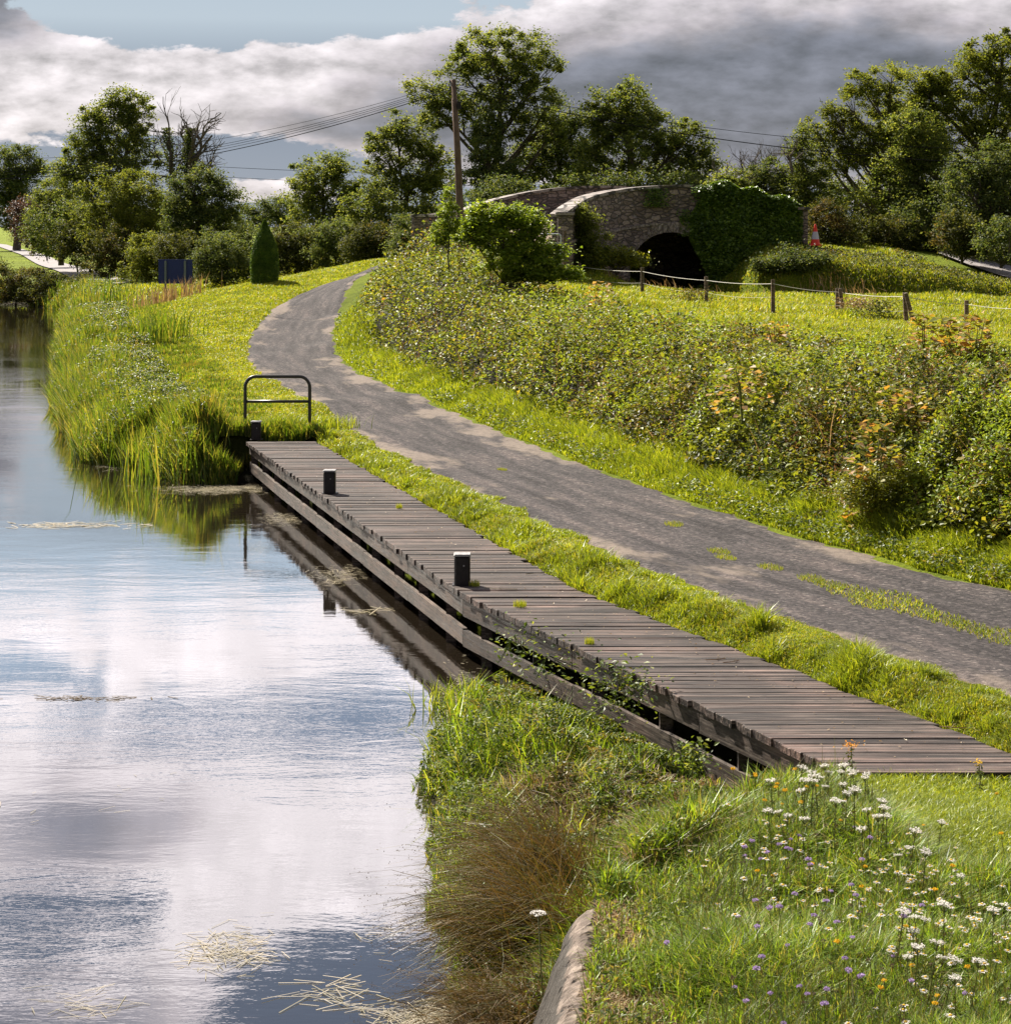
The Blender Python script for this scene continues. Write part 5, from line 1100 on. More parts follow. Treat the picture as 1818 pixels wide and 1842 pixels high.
kp = rng.uniform(0, 1, len(p)) < np.clip((vn(p[:, 0], p[:, 1], 2, 2.4) * .6 + vn(p[:, 0], p[:, 1], 7, .9) * .4 - .36) * 5, .08, 1); p = p[kp]; hh_ = hh_[kp]; print('reeds', len(p)); add_blades(g, p, hh_, .009 + p[:, 1] * .00030, .34, (-.06, -.06), .35)
stuff(g, 'reeds', 'reed', 'tall green reeds and rank grass along the canal bank beyond the jetty', 'reeds')
g = Acc(); q = p[rng.uniform(0, 1, len(p)) < .62]; q = q[(vn(q[:, 0], q[:, 1], 11, 1.0) > .40) & (d_water(q[:, 0], q[:, 1]) < 2.9) & ~((q[:, 0] > -6.0) & (q[:, 1] < 46))]; dq = d_water(q[:, 0], q[:, 1]); hq = np.interp(dq, [-.4, 1.5, 5.5], [.85, .75, .22]) * (.5 + .75 * vn(q[:, 0], q[:, 1], 3, .55))
q = q + np.stack([rng.normal(0, .05, len(q)), rng.normal(0, .05, len(q)), hq * rng.uniform(.3, 1.1, len(q))], 1); add_leaves(g, q, .045 + q[:, 1] * .0008, .45, .6)
stuff(g, 'bank_weeds', 'herb_leaf', 'leafy willowherb and mint growing among the reeds on the canal bank', 'weeds')
# separate upright iris and dock clumps
def clump(label, px, py, Yd, n, h, w, spread, mat='reed', name='iris_clump', cat='reed clump', lean=.3, wind=(0, 0), group=None, droop=.5):
    x, y, _ = PY(px, py, Yd); z = float(z_ground(np.array([x]), np.array([y]))[0]); z = max(z, -.1); t = Acc()
    q = np.stack([x + rng.normal(0, spread, n), y + rng.normal(0, spread, n), np.full(n, z)], 1); q[:, 2] = np.maximum(z_ground(q[:, 0], q[:, 1]), -.1)
    add_blades(t, q, h * rng.uniform(.6, 1.15, n), w, lean, wind, droop); o = t.build(name, M[mat], label=label, category=cat)
    if group: o['group'] = group
    return o
for lab, px, py, Yd, n, h, w, sp in [('tall upright iris clump in the middle of the reed bank', 265, 665, 66, 150, 1.35, .035, .45), ('upright iris clump at the far top of the reed bank', 195, 560, 96, 130, 1.7, .05, .7),
                                     ('second tall iris clump just right of the middle of the reed bank', 310, 655, 68, 110, 1.25, .035, .4), ('tall reed clump overhanging the water near the near end of the reed bank', 300, 850, 39.2, 160, 1.15, .022, .5),
                                     ('brown seeding dock clump at the top of the bank near the blue board', 300, 575, 88, 200, 1.0, .035, .9)]:
    clump(lab, px, py, Yd, n, h, w, sp, 'dry_grass' if 'brown' in lab else 'reed')
clump('grass clump growing under the hoop railing beyond the jetty', 500, 800, 40.2, 700, .36, .016, .42, 'lush_grass', 'grass_clump', 'grass', .5)
clump('leafy grass clump at the right leg of the hoop railing', 572, 795, 40.5, 600, .32, .018, .35, 'lush_grass', 'grass_clump', 'grass', .5)
# field grass and bank grass beyond
def m_field(x, y): return (y > bank_top(x) - .8) & (d_right(x, y) > 2) & (y < 84) & (x > -1)
g = Acc(); p = scatter(330000, (38, 84), m_field, 1.6, xl=lambda y: np.interp(y, [38, 60, 84], [8, 1, 0]), xr=lambda y: .27 * y + 2)
print('field', len(p)); add_blades(g, p, (.06 + .22 * vn(p[:, 0], p[:, 1], 0, .5) ** 2) * rng.uniform(.6, 1.5, len(p)), .014 + p[:, 1] * .0003, .5)
stuff(g, 'field_grass', 'grass', 'yellow-green pasture grass in the fenced field', 'grass')
g = Acc(); p = scatter(22000, (70, 78), lambda x, y: (x > 3) & (x < 14) & (seg_dist(x, y, ditch[1:])[0] < 3.2), 1.2, xr=lambda y: .27 * y + 2); add_blades(g, p, rng.uniform(.2, .75, len(p)) * (.5 + vn(p[:, 0], p[:, 1], 0, .8)), .035, .5, (-.2, 0), .8)
stuff(g, 'ditch_grass', 'dry_grass', 'dry seeding grass stalks along the ditch below the bridge arch', 'grass')
lane_c = np.array([[(a[0] + b[0]) / 2, (a[1] + b[1]) / 2] for a, b in zip(far_l, far_r)]); lane_w = np.array([PY(30, 450, 300)[:2], PY(17, 452, 260)[:2], PY(68, 476, 190)[:2], PY(130, 498, 153)[:2], PY(175, 506, 137)[:2], PY(215, 508, 130)[:2]])
g = Acc(); p = scatter(170000, (78, 98), lambda x, y: (x > 11.5) & (seg_dist(x, y, lane_c)[0] > 3.2), 1.2, xr=lambda y: .27 * y + 3); add_blades(g, p, rng.uniform(.06, .20, len(p)) * (.4 + 1.3 * vn(p[:, 0], p[:, 1], 0, .7)), .04, .6); p = p[::2]
stuff(g, 'far_bank_grass', 'grass', 'sunlit rough grass on the far bank right of the bridge', 'grass')
g = Acc(); p = p + np.array((0, 0, 1)) * rng.uniform(.05, .3, len(p))[:, None]; p = p[(vn(p[:, 0], p[:, 1], 6, .5) + .35 * sstep((86 - p[:, 1]) / 5)) > .55]; add_leaves(g, p, .12, .4); stuff(g, 'far_bank_weeds', 'hedge_leaf', 'patches of dark weeds on the far bank right of the bridge', 'weeds')
g = Acc(); p = scatter(90000, (100, 170), lambda x, y: (d_water(x, y) > .2) & (x < -8) & (seg_dist(x, y, lane_w)[0] > 6), 1.2, xl=lambda y: -.27 * y - 3, xr=lambda y: np.full_like(y, -8.0)); add_blades(g, p, rng.uniform(.15, .4, len(p)), .06, .5)
stuff(g, 'far_left_grass', 'grass', 'grass beside the lane and board at the far left', 'grass')
# weeds around the fence posts
for lab, px, py, Yd in [('dark weed clump at the foot of the third fence post from the left', 1243, 545, 65), ('dry dock clump beside the doubled fence post', 1540, 560, 59), ('green nettle clump right of the doubled fence post', 1580, 575, 57)]:
    x, y, z = PY(px, py, Yd); z = float(z_ground(np.array([x]), np.array([y]))[0]); g = Acc(); n = 700; q = np.stack([x + rng.normal(0, .35, n), y + rng.normal(0, .3, n), z + rng.uniform(0, .55, n)], 1); add_leaves(g, q, .09, .3, .5)
    g.build('weed_clump', M['dry_grass' if 'dry' in lab else 'hedge_leaf'], label=lab, category='weeds')

# ------------------------------------------------------------------ the bank in front: meadow, herbs, rushes
def m_meadow(x, y): return (y < 15.5) & (x > np.where(y < 12.1, wall_x(y) + .05, .62 + (y - 12.1) * .56)) & (d_left(x, y) > -.05)
g = Acc(); p = scatter(620000, (8.2, 15.42), m_meadow, 1.5, xl=lambda y: .3 + 0 * y, xr=lambda y: .27 * y + 1.2)
pn = vn(p[:, 0], p[:, 1], 0, 1.3); wallside = sstep((p[:, 0] - wall_x(p[:, 1]) - .2) / .7); lawn = sstep((p[:, 0] - 2.35 + (p[:, 1] - 15.3) * .10 + .5 * (pn - .5)) / .4) * (p[:, 1] > 12.4 - .6 * (pn - .5)) * (1 - .0 * pn)
dens = np.clip((vn(p[:, 0], p[:, 1], 5, 5.5) * .6 + vn(p[:, 0], p[:, 1], 9, 2.3) * .4 - .36) * 5, .10, 1); dens = np.maximum(dens, lawn * .8)
keep = rng.uniform(0, 1, len(p)) < (.10 + .9 * wallside) * dens; p = p[keep]; pn = pn[keep]; lawn = lawn[keep]; wallside = wallside[keep]
hh_ = (.05 + .13 * pn) * (.45 + .55 * wallside) * (1 - .55 * lawn) * rng.uniform(.5, 1.6, len(p))
il = (lawn > .35); pl_ = (p[il], (hh_ * 1.1)[il]); p = p[~il]; hh_ = hh_[~il]; lawn = lawn[~il]; wallside = wallside[~il]; print('meadow', len(p)); add_blades(g, p, hh_ * 1.25, rng.uniform(.005, .012, len(p)), .85)
stuff(g, 'meadow_grass', 'meadow', 'short meadow grass between the flowers at the near end of the jetty', 'grass')
g = Acc(); add_blades(g, pl_[0], pl_[1], rng.uniform(.005, .010, len(pl_[0])), .9); stuff(g, 'lawn_edge_grass', 'lush_grass', 'smooth bright lawn on the right between the flowers and the jetty end', 'grass')
g = Acc(); q = p[rng.uniform(0, 1, len(p)) < .30 * (vn(p[:, 0], p[:, 1], 8, 3.2) > .45)]; q = q + np.stack([0 * q[:, 0], 0 * q[:, 0], rng.uniform(.01, .11, len(q))], 1)
add_leaves(g, q, rng.uniform(.022, .06, len(q)), .45, .45); stuff(g, 'meadow_herbs', 'herb_leaf', 'low clover and plantain leaves in the meadow grass', 'weeds')
g = Acc(); q = p[(rng.uniform(0, 1, len(p)) < .05) & (lawn[:] < .5)]; add_blades(g, q, rng.uniform(.14, .38, len(q)), .0045, .4); stuff(g, 'meadow_stalks', 'stem', 'thin upright flower stalks in the wildflower patch', 'stems')
g = Acc(); q = p[(rng.uniform(0, 1, len(p)) < .25 * (wallside < .5))]; add_blades(g, q, rng.uniform(.03, .08, len(q)), .004, 1.2); stuff(g, 'dry_thatch', 'dry_grass', 'dry brown thatch lying along the top of the canal wall', 'dry grass')
g = Acc(); n = 16000; y = rng.uniform(8.5, 12.25, n); x = wall_x(y) + .06 + rng.uniform(0, 1, n) ** 1.3 * (.42 + .2 * vn(y, y, 0, 2.0)); k = vn(x, y, 4, 4.0) > .3; x, y = x[k], y[k]
add_blades(g, np.stack([x, y, np.maximum(z_ground(x, y), .9)], 1), rng.uniform(.02, .07, len(x)), .006, 1.3); stuff(g, 'dry_crust', 'dry_grass', 'strawy brown mat of dead grass just behind the wall top', 'dry grass')
# leafy marginal plants in front of the near part of the jetty
def m_margin(x, y): return (d_water(x, y) > -.02 + .35 * (vn(x, y, 3, 2.0) - .45)) & (x < on_line(Dl, y) + .15) & (x < np.where(y < 15.4, .8 + (y - 12.1) * .55, 9)) & (y > 12.3) & (y < 22.4)
g = Acc(); p = scatter(210000, (12.5, 22.3), m_margin, 1.4, xl=lambda y: -1.1 + 0 * y, xr=lambda y: 3.0 + 0 * y)
zone = vn(p[:, 0], p[:, 1], 1, .9); cl_ = vn(p[:, 0], p[:, 1], 3, 2.6); mh = (.06 + .26 * vn(p[:, 0], p[:, 1], 3, 1.1) + .62 * cl_ ** 2.5) * (.6 + .4 * sstep((p[:, 0] + .8) / .6)); mh = mh * np.interp(p[:, 1], [12.5, 14.5, 16.5, 18, 20, 22.3], [.5, .5, .55, .85, .75, .5]) * (.30 + .70 * sstep((on_line(Dl, p[:, 1]) - p[:, 0] - .1) / 1.1))
p[:, 2] = np.maximum(p[:, 2], -.03)
leafy = rng.uniform(0, 1, len(p)) < np.where(p[:, 1] > 15.2, .86, .3)
q = p[leafy] + np.stack([0 * mh[leafy], 0 * mh[leafy], mh[leafy] * (1.05 - np.abs(rng.normal(0, .38, leafy.sum())))], 1)
q[:, 2] = np.maximum(q[:, 2], .01); q = q[(vn(q[:, 0], q[:, 1], q[:, 2], 6.0) > .40) & (vn(q[:, 0], q[:, 1], q[:, 2] + 9, 2.2) > .33)]
print('margin', len(p)); add_leaves(g, q, rng.uniform(.022, .062, len(q)), .40, .5); stuff(g, 'marginal_herbs', 'herb_leaf', 'leafy water mint and herbs growing between the water and the near jetty', 'weeds')
g = Acc(); k = ~leafy; add_blades(g, p[k], mh[k] * rng.uniform(.5, 1.6, k.sum()), .010, .6, (-.1, -.1)); stuff(g, 'marginal_grass', 'meadow', 'green grass blades among the herbs in front of the near jetty', 'grass')
g = Acc(); k = (rng.uniform(0, 1, len(p)) < .45) & (p[:, 1] < 17.4) & (p[:, 0] > -.2); add_blades(g, p[k], mh[k] * rng.uniform(.5, 1.2, k.sum()), .008, 1.0, (-.2, -.2)); stuff(g, 'brown_grass', 'dry_grass', 'brown dried grass below the near end of the jetty', 'dry grass')
# arching rush tussocks leaning over the water
rush_l = ['largest arching brown rush tussock leaning over the water beside the canal wall', 'upper arching rush tussock below the near jetty', 'small dark rush tussock hanging into the water at the bottom of the bank', 'green-brown rush tussock between the canal wall and the herbs']
for lab, (x, y), n, h, wnd, mt in zip(rush_l, [(.22, 13.5), (.34, 14.7), (.02, 12.2), (.50, 12.9)], (1100, 850, 500, 300), (.95, .90, .65, .5), ((-.55, -.22), (-.50, -.05), (-.55, -.35), (-.4, -.2)), ('rush', 'rush', 'rush', 'reed')):
    t = thing('rush_tussock', lab, 'rushes', (x, y, .15), 'rush tussocks along the near bank'); g = Acc(); hd = Acc()
    q = np.stack([x + rng.normal(0, .17, n), y + rng.normal(0, .26, n), np.zeros(n)], 1); q[:, 2] = np.maximum(z_ground(q[:, 0], q[:, 1]), 0) + .02
    ln = h * rng.uniform(.55, 1.2, n); d = np.stack([wnd[0] + rng.normal(0, .42, n), wnd[1] + rng.normal(0, .40, n), np.ones(n)], 1); d = unit(d)
    side = unit(np.cross(d, rng.normal(size=(n, 3)))) * .0036
    pts_ = [q]; cur = q; dd = d.copy(); NSG = 4
    for s in range(NSG):
        cur = cur + dd * (ln / NSG)[:, None]; pts_.append(cur); dd = unit(dd + np.array((wnd[0] * .25, wnd[1] * .25, -.34)))
    v = np.stack([x_ for k_, a_ in enumerate(pts_) for x_ in (a_ - side * (1 - .17 * k_), a_ + side * (1 - .17 * k_))], 1); i = np.arange(n)[:, None] * (2 * (NSG + 1))
    qq = np.concatenate([np.concatenate([i + 2 * s, i + 2 * s + 1, i + 2 * s + 3, i + 2 * s + 2], 1) for s in range(NSG)]); g.add(v.reshape(-1, 3), qq)
    g.build('rush_stems', M[mt], t)
    e = pts_[-1][::3]; hp = (e[:, None, :] + rng.normal(0, .012, (len(e), 5, 3)) - unit(dd[::3])[:, None, :] * np.linspace(0, .07, 5)[None, :, None]).reshape(-1, 3); add_leaves(hd, hp, .014, .1, .5); hd.build('seed_heads', M['seed_brown'], t)
for lab, (x, y), n, h in [('green grass tussock growing over the far end of the canal wall', (.60, 12.18), 420, .17), ('short tussock on the shelf below the end of the canal wall', (.42, 12.35), 320, .20)]:
    g = Acc(); q = np.stack([rng.normal(x, .08, n), rng.normal(y, .07, n), np.full(n, .0)], 1); q[:, 2] = np.maximum(z_ground(q[:, 0], q[:, 1]), .2); add_blades(g, q, h * rng.uniform(.5, 1.4, n), .009, .9); g.build('grass_tussock', M['meadow'], label=lab, category='grass')
# bright reed blades and bramble sprigs at the water's end of the herbs
for lab, px, py, Yd, n, h in [('bright green grass blades at the water end of the herbs under the jetty', 790, 1230, 20.6, 60, .45), ('bright green blades standing among the herbs near the jetty rail', 850, 1225, 20.2, 50, .42), ('single bright arching blade tuft amid the rushes', 935, 1505, 15.0, 9, .30), ('bright arching blade tuft in the herbs above the rushes', 1030, 1455, 15.6, 9, .34)]:
    clump(lab, px, py, Yd, n, h, .016, .12, 'lush_grass', 'reed_clump', 'reed clump', .6)
for lab, px, py, Yd, n, w in [('bramble sprig creeping out between the jetty rails, leftmost', 925, 1155, 20.8, 130, .14), ('bramble sprig hanging from the gap of the jetty rails, second from the left', 985, 1190, 19.7, 150, .17), ('dark bramble spilling over the jetty edge to the lower rail', 1115, 1235, 18.2, 480, .17), ('low sprig in front of the lower rail near the jetty end', 1245, 1350, 17.0, 120, .10), ('small pale plant at the lower rail near the flowers', 1250, 1370, 16.7, 60, .06)]:
    x, y, z = PY(px, py, Yd); g = Acc(); q = np.stack([rng.normal(x, w, n), rng.normal(y - .05, .10, n), z + rng.normal(0, w * .8, n)], 1); add_leaves(g, q, rng.uniform(.03, .07, n), .5, .6)
    for s in range(5): g.tube([(x + .1, y + .15, z + .05), (x, y - .08, z + .08), (x + rng.normal(0, w), y - .15, z - rng.uniform(0, .2))], .004, 4)
    g.build('bramble_sprig', M['herb_leaf'], label=lab, category='bramble', group='bramble sprigs growing through the jetty')

# grass tufts on the track and on the deck
g0 = Acc(); n = 260; a = rng.uniform(0, 6.28, n); r = np.sqrt(rng.uniform(0, 1, n)); add_blades(g0, np.stack([r * np.cos(a) * .17, r * np.sin(a) * .30, np.zeros(n)], 1), rng.uniform(.02, .055, n), .007, .9)
tm = g0.mesh('grass_tuft'); tm.materials.append(M['grass'])
tufts = [(1212, 940, .8, 'small grass tuft alone in the middle of the track'), (903, 841, .5, 'tiny grass tuft farthest up the straight of the track'), (1293, 988, .8, 'faint grass tuft left of the first one on the near track'), (1305, 1000, .7, 'pair-forming grass tuft just below the faint one'),
         (1385, 1017, .8, 'grass tuft on the track right of the faint pair'), (1458, 1037, .9, 'grass tuft in the middle of the line of tufts on the track'), (1492, 1048, 1.0, 'thin grass tuft left of the widest tuft on the track'), (1527, 1060, 1.5, 'wide grass tuft in the centre of the near track'),
         (1562, 1080, 1.3, 'flat grass tuft right below the wide one on the track'), (1605, 1072, 1.7, 'widest grass tuft of the line on the near track'), (1645, 1092, 1.5, 'grass tuft after the widest one towards the right edge'), (1700, 1108, 1.3, 'low grass tuft nearer the right edge of the track'),
         (1745, 1122, 1.2, 'last but one grass tuft towards the right edge of the track'), (1795, 1136, 1.4, 'last grass tuft at the right edge of the photo on the track')]
for px, py, s, lab in tufts:
    x, y, z = P(px, py, .85); o = bpy.data.objects.new('grass_tuft', tm); scene.collection.objects.link(o); o.location = (x, y, float(z_ground(np.array([x]), np.array([y]))[0]) + .028); o.scale = (s, s, .8 + .3 * s)
    o.rotation_euler = (0, 0, rng.uniform(-.3, .3)); o['label'] = lab; o['category'] = 'grass tuft'; o['group'] = 'grass tufts along the middle of the track'
for px, py, s, lab in [(935, 1092, .45, 'small weed growing between deck planks beyond the nearest bollard'), (853, 1055, .4, 'dry weed tuft at the foot of the nearest bollard'), (718, 915, .3, 'tiny weed between deck planks between the two nearer bollards'), (1060, 1160, .3, 'tiny weed on the water edge of the near deck')]:
    x, y, z = P(px, py, DZ); o = bpy.data.objects.new('deck_weed', tm); scene.collection.objects.link(o); o.location = (x, y, DZ + .004); o.scale = (s, s * .5, 1.9); o['label'] = lab; o['category'] = 'weed'; o['group'] = 'weeds growing through the deck'

# ------------------------------------------------------------------ wild flowers
def flower_parts(kind):
    st, hd, ct = Acc(), Acc(), None
    if kind == 'yarrow':
        h = .38; st.tube([(0, 0, -.02), (.01, 0, h * .5), (0, 0, h)], (.0035, .003, .002), 5)
        for k in range(9): a = k * 2.4; r = .012 + .026 * math.sqrt(k / 9); st.tube([(0, 0, h - .03), (r * math.cos(a), r * math.sin(a), h + .008)], .0012, 4, cap=False)
        n = 90; a = rng.uniform(0, 6.28, n); r = .034 * np.sqrt(rng.uniform(0, 1, n)); add_leaves(hd, np.stack([r * np.cos(a), r * np.sin(a), h + .012 - r * .15 + rng.normal(0, .004, n)], 1), .010, .8, .9)
        lf = Acc(); n = 60; z = rng.uniform(.02, h * .8, n); add_leaves(st, np.stack([rng.normal(0, .012, n), rng.normal(0, .012, n), z], 1), .028, .3, .25); return st, hd, None, 'petal_white'
    if kind == 'daisy':
        h = .22; st.tube([(0, 0, -.02), (.008, .004, h * .6), (0, 0, h)], .0017, 4)
        n = 13
        for k in range(n):
            a = k * 2 * math.pi / n; c, s = math.cos(a), math.sin(a); w = .0036; ri, ro = .005, .021; dz = rng.normal(0, .002)
            hd.add([(ri * c, ri * s, h), (ri * c + (ro - ri) * .6 * c - w * s, ri * s + (ro - ri) * .6 * s + w * c, h + .001 + dz), (ro * c, ro * s, h - .002 + dz), (ri * c + (ro - ri) * .6 * c + w * s, ri * s + (ro - ri) * .6 * s - w * c, h + .001 + dz)], [(0, 3, 2, 1)])
        ct = Acc(); lathe(ct, 0, 0, [(.0075, h - .001), (.006, h + .004), (0, h + .006)], 8); return st, hd, ct, 'petal_white'
    if kind in ('scabious', 'yellow', 'seed'):
        h = {'scabious': .27, 'yellow': .24, 'seed': .24}[kind]; st.tube([(0, 0, -.02), (-.01, .004, h * .6), (0, 0, h)], .0018, 4)
        n = 55; d = unit(rng.normal(size=(n, 3)) * np.array((1, 1, .5)) + np.array((0, 0, .25))); R0 = {'scabious': .0165, 'yellow': .015, 'seed': .010}[kind]
        fl = .6 if kind != 'seed' else 1.0
        add_leaves(hd, d * np.array((R0, R0, R0 * fl)) * rng.uniform(.6, 1, n)[:, None] + np.array((0, 0, h + .004)), R0 * .65, .3, .6); return st, hd, None, {'scabious': 'petal_purple', 'yellow': 'petal_yellow', 'seed': 'seed_brown'}[kind]
protos = {}
for k in ('yarrow', 'daisy', 'scabious', 'yellow', 'seed'):
    st, hd, ct, mt = flower_parts(k); a = st.mesh('stem'); a.materials.append(M['stem']); b = hd.mesh('flower_head'); b.materials.append(M[mt]); c = None
    if ct: c = ct.mesh('flower_centre'); c.materials.append(M['petal_yellow'])
    protos[k] = (a, b, c, b.vertices and (.44 if k == 'yarrow' else .23 if k == 'daisy' else .275 if k == 'scabious' else .245))
FN = {'yarrow': ('yarrow_plant', 'white flat-topped yarrow flower', 'yarrow flowers in the meadow'), 'daisy': ('daisy', 'white daisy with a yellow centre', 'daisies in the meadow'),
      'scabious': ('scabious', 'purple scabious flower head', 'purple scabious flowers in the meadow'), 'yellow': ('hawkbit', 'yellow dandelion-like flower', 'yellow flowers in the meadow'), 'seed': ('seed_head', 'round brown seed head on a thin stalk', 'brown seed heads in the meadow')}
def place_flower(kind, px, py, where):
    """head appears near photo pixel (px, py); the foot stands on the meadow"""
    a, b, c, h = protos[kind]; s = rng.uniform(.75, 1.25); z = .9 + h * s; x, y, _ = P(px, py, z)
    y = min(y, 15.25)
    if y < 15.3 and x < wall_x(min(y, 12)) + .12: x = wall_x(min(y, 12)) + .2
    zb = float(z_ground(np.array([x]), np.array([y]))[0]); nm, lab, grp = FN[kind]
    t = thing(nm, lab + ' ' + where, 'flower', (x, y, zb), grp + ' ' + where); t.rotation_euler = (rng.normal(0, .10), rng.normal(0, .10), rng.uniform(0, 6.28)); t.scale = (s, s, s)
    for me, nn in ((a, 'stem'), (b, 'flower_head'), (c, 'flower_centre')):
        if me is not None: o = bpy.data.objects.new(nn, me); scene.collection.objects.link(o); o.parent = t
def field_of(kind, n, cx_, cy_, sx_, sy_, where):
    for _ in range(n): place_flower(kind, min(1810, rng.normal(cx_, sx_)), np.clip(rng.normal(cy_, sy_), 1350, 1836), where)
E1, E2, E3, E4 = 'in front of the jetty end', 'in the middle of the meadow', 'low at the bottom of the meadow', 'at the right edge of the meadow'
for px, py in [(1420, 1358), (1440, 1365), (1495, 1347), (1485, 1362), (1515, 1352), (1530, 1345), (1548, 1366), (1565, 1355), (1555, 1375), (1475, 1382), (1448, 1380), (1512, 1405), (1530, 1395), (1520, 1430), (1568, 1420), (1388, 1442), (1413, 1450), (1570, 1440), (1588, 1446)]: place_flower('yarrow', px, py, E1)
for px, py in [(1555, 1470), (1625, 1470), (1650, 1502), (1640, 1508), (1615, 1528), (1685, 1457)]: place_flower('yarrow', px, py, E2)
for px, py in [(1700, 1608), (1790, 1616), (1640, 1636), (1660, 1638), (1630, 1706), (1680, 1700), (1690, 1712), (1740, 1710)]: place_flower('yarrow', px, py, E4)
for px, py in [(1535, 1487), (1560, 1502), (1365, 1543), (1460, 1545), (1425, 1500), (1428, 1510), (1395, 1515), (1350, 1510), (1332, 1525), (1388, 1532), (1408, 1526)]: place_flower('scabious', px, py, E1)
for px, py in [(1384, 1621), (1407, 1630), (1482, 1604), (1335, 1648), (1355, 1665), (1455, 1648), (1460, 1662), (1508, 1660), (1541, 1607), (1604, 1640), (1640, 1630), (1655, 1622)]: place_flower('scabious', px, py, E2)
for px, py in [(1215, 1696), (1380, 1720), (1365, 1738), (1412, 1698), (1536, 1690), (1515, 1738), (1343, 1800), (1390, 1788), (1330, 1775), (1488, 1804), (1400, 1835), (1454, 1785), (1748, 1784)]: place_flower('scabious', px, py, E3)
field_of('daisy', 50, 1590, 1590, 80, 35, E2); field_of('daisy', 40, 1430, 1540, 90, 50, E1); field_of('daisy', 80, 1690, 1680, 85, 65, E4); field_of('daisy', 10, 1300, 1590, 60, 60, 'on the left side of the meadow'); field_of('daisy', 14, 1700, 1790, 90, 30, E3)
field_of('scabious', 5, 1400, 1530, 60, 40, E1); field_of('scabious', 4, 1480, 1640, 130, 50, E2); field_of('scabious', 6, 1450, 1760, 130, 40, E3); field_of('yarrow', 14, 1500, 1400, 60, 40, E1); field_of('yarrow', 8, 1650, 1650, 80, 50, E4)
field_of('yellow', 14, 1430, 1400, 50, 35, E1); field_of('yellow', 12, 1600, 1540, 110, 70, E2); field_of('yellow', 9, 1650, 1740, 110, 60, E3)
field_of('seed', 22, 1450, 1560, 80, 60, E1); field_of('seed', 30, 1520, 1650, 130, 60, E2); field_of('seed', 24, 1600, 1760, 140, 50, E3)
# ragwort against the deck, and a lone pale umbel by the wall
for lab, px, py, n in [('orange-yellow ragwort head above the yarrow at the jetty end', 1530, 1340, 90), ('small yellow ragwort at the edge of the deck on the right', 1760, 1370, 40)]:
    x, y, z = PY(px, py, 15.0); zb = float(z_ground(np.array([x]), np.array([y]))[0]); t = thing('ragwort', lab, 'flower', (x, y, zb)); g = Acc(); g.tube([(x, y, zb), (x + .01, y, (z + zb) / 2), (x, y, z)], .004, 5)
    q = np.stack([rng.normal(x, .02, 60), rng.normal(y, .02, 60), rng.uniform(zb, z - .03, 60)], 1); add_leaves(g, q, .04, .3, .35); g.build('stem', M['stem'], t)
    g = Acc(); q = np.stack([rng.normal(x, .028 * n / 70, n), rng.normal(y, .03, n), z + rng.normal(0, .013, n)], 1); add_leaves(g, q, .015, .6, .9); g.build('flower_head', M['petal_yellow' if n < 60 else 'petal_orange'], t)
for lab, px, py, Yd in [('pale umbel flower on a dark stalk beside the canal wall', 968, 1645, 11.9), ('white umbel flower standing on the brown grass', 1256, 1458, 14.6)]:
    x, y, z = PY(px, py, Yd); zb = float(z_ground(np.array([x]), np.array([y]))[0]); t = thing('umbel_flower', lab, 'flower', (x, y, zb)); g = Acc(); g.tube([(x + .05, y, zb), (x + .02, y, (z + zb) / 2), (x, y, z)], .004, 5); g.build('stem', M['stem'], t)
    n = 110; a = rng.uniform(0, 6.28, n); r = .05 * np.sqrt(rng.uniform(0, 1, n)); g = Acc(); add_leaves(g, np.stack([x + r * np.cos(a), y + r * np.sin(a), z + .02 - r * .3], 1), .014, .6, .9); g.build('flower_head', M['petal_white'], t)
# leaves and tangle at the foot of the wall, by the water
g = Acc(); n = 15000; y = rng.uniform(9, 12.6, n); x = rng.uniform(-.30, .42, n) ; k = x < wall_x(y) - .30 - .12 * np.sin(y * 6); x, y = x[k], y[k]; z = np.maximum(z_ground(x, y), 0) + rng.uniform(0, 1, len(x)) * .22 * sstep((x + .35) / .5); add_leaves(g, np.stack([x, y, z], 1), rng.uniform(.015, .05, len(x)), .4, .5)
stuff(g, 'wallside_weeds', 'herb_leaf', 'weeds between the water and the foot of the canal wall', 'weeds')
g = Acc(); q = np.stack([x, y, np.maximum(z_ground(x, y), 0)], 1)[::2]; add_blades(g, q, rng.uniform(.1, .34, len(q)), .006, .7, (-.3, 0)); stuff(g, 'wallside_grass', 'dry_grass', 'dry stalks between the water and the foot of the canal wall', 'dry grass')

# ------------------------------------------------------------------ things floating on the canal
def mat_of_straw(label, px, py, sx_, sy_, n, L=.16, mat='straw', w=.006, name='floating_straw', thick=.012):
    cx_, cy_, _ = P(px, py, 0); g = Acc(); s = cy_ / FOC; sy_w = sy_ * s * (H / cy_) ** -1
    a = rng.normal(0, .6, n); c = np.stack([cx_ + rng.normal(0, sx_ * s, n), cy_ + rng.normal(0, sy_w, n), rng.uniform(.002, thick, n)], 1)
    d = np.stack([np.cos(a), np.sin(a) * 1.2, rng.normal(0, .03, n)], 1) * (rng.uniform(.3, 1.2, n) * L / 2)[:, None]; nrm = np.stack([-d[:, 1], d[:, 0], 0 * a], 1); nrm = unit(nrm) * w / 2
    v = np.stack([c - d - nrm, c - d + nrm, c + d + nrm, c + d - nrm], 1); v[:, :, 2] = np.maximum(v[:, :, 2], .002); g.add(v.reshape(-1, 3), np.arange(n * 4).reshape(n, 4)); g.build(name, M[mat], label=label, category='debris', kind='stuff')
mat_of_straw('dense clump of pale floating straw in the lower middle of the water', 415, 1712, 42, 18, 230, .15)
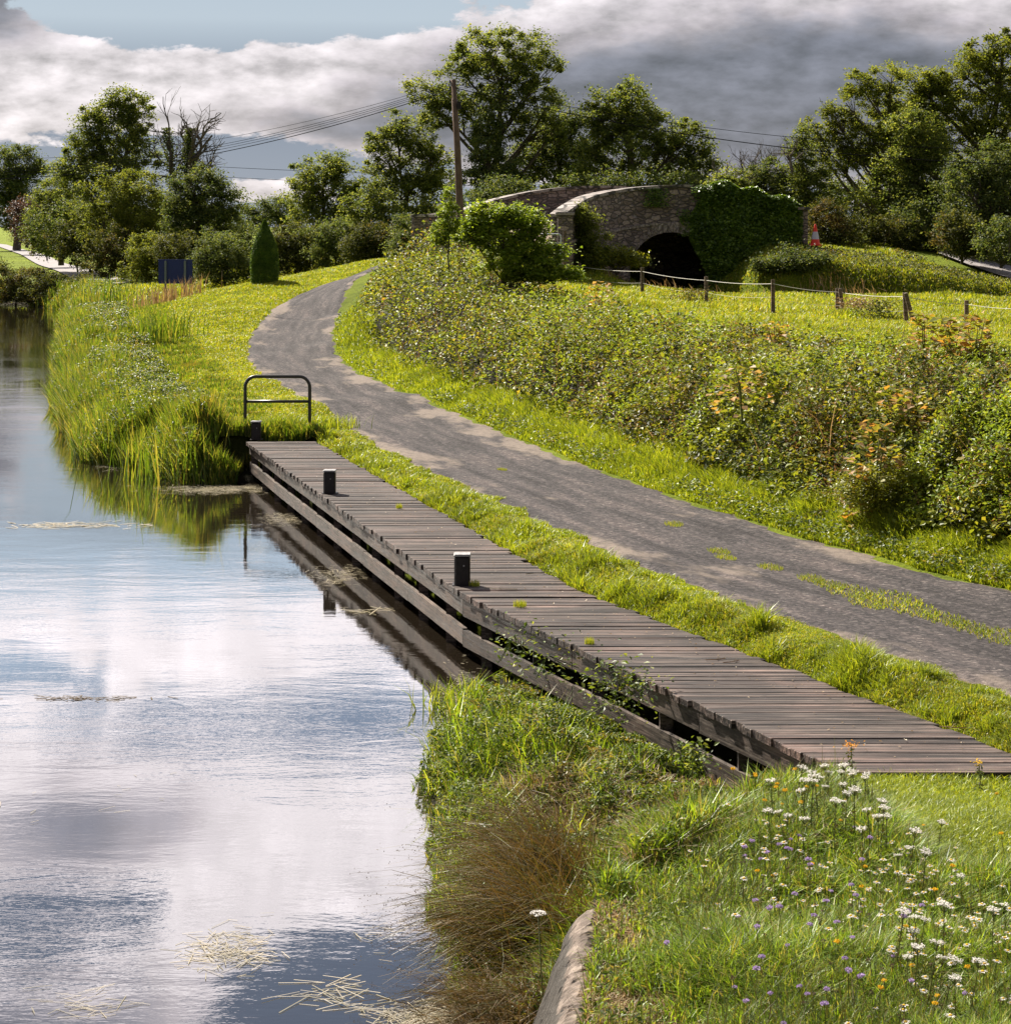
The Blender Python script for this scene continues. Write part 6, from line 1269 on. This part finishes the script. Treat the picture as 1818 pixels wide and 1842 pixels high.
mat_of_straw('loose sticks of floating straw right of the dense clump near the bottom', 590, 1795, 45, 13, 40, .26, w=.008)
mat_of_straw('thin line of floating straw at the bottom left of the water', 150, 1808, 45, 14, 36, .2, w=.005)
mat_of_straw('raft of pale straw against the bank in the bottom corner of the water', 790, 1830, 60, 12, 420, .14)
mat_of_straw('few scattered straws on the dark water near the rushes', 700, 1680, 60, 22, 22, .10)
mat_of_straw('dark thin line of floating twigs on the left of the water', 150, 1257, 60, 2, 60, .16, 'seed_brown', .014)
mat_of_straw('small pale fleck of floating straw in the middle left', 200, 1430, 90, 30, 12, .12)
mat_of_straw('pale raft of dead reed along the near end of the reed bank', 390, 880, 45, 4, 600, .22, w=.009)
mat_of_straw('second pale raft of dead reed at the foot of the reed bank on the left', 250, 838, 40, 4, 320, .22, w=.009)
mat_of_straw('floating leaves between the far jetty posts', 510, 935, 22, 6, 200, .14, w=.007)
mat_of_straw('floating leaves beneath the middle of the jetty', 610, 1035, 26, 9, 200, .14, w=.007)
mat_of_straw('floating sticks beside the jetty posts near the nearest bollard', 655, 1100, 25, 4, 14, .4, w=.012)
mat_of_straw('pale raft of litter at the water edge of the marginal herbs', 820, 1320, 18, 55, 900, .06, w=.009, thick=.03)
mat_of_straw('distant streak of pale weed floating on the left water', 130, 945, 50, 3, 120, .25, w=.025)
mat_of_straw('pale line of dead reed along the far canal bend', 70, 549, 70, .8, 260, .9, w=.09)
# twigs and litter on the deck
for k, (px, py, lab) in enumerate([(1268, 1190, 'forked pale twig lying on the near deck'), (1300, 1195, 'second crooked twig beside the forked one on the deck'), (1690, 1310, 'reddish twig lying near the right end of the deck'), (945, 1035, 'long pale grass stalk lying across the deck beyond the bollard'), (870, 1060, 'curled dry stalk beside the nearest bollard')]):
    x, y, z = P(px, py, DZ); g = Acc(); a = rng.uniform(-.6, .6); L = .22 if k < 3 else .4
    p0 = np.array((x, y, z + .016)); p1 = p0 + np.array((math.cos(a), math.sin(a) * .8, .02)) * L * .5; p2 = p0 + np.array((math.cos(a + .3), math.sin(a + .3) * .8, 0)) * L
    g.tube([p0, p1, p2], .004, 5); g.tube([p1, p1 + np.array((.04, .10, .005))], .003, 4); g.build('twig', M['straw' if k > 2 else 'dry_grass'], label=lab, category='twig')
n = 500; y = rng.uniform(15.6, 38.8, n); x = on_line(Dl, y) + rng.uniform(0, 1, n) ** .7 * (on_line(Dr, y) - on_line(Dl, y)); g = Acc(); add_leaves(g, np.stack([x, y, np.full(n, DZ + .012)], 1), rng.uniform(.01, .035, n), .75, .6); stuff(g, 'deck_litter', 'dry_grass', 'dry leaf crumbs scattered over the jetty planks', 'leaf litter')
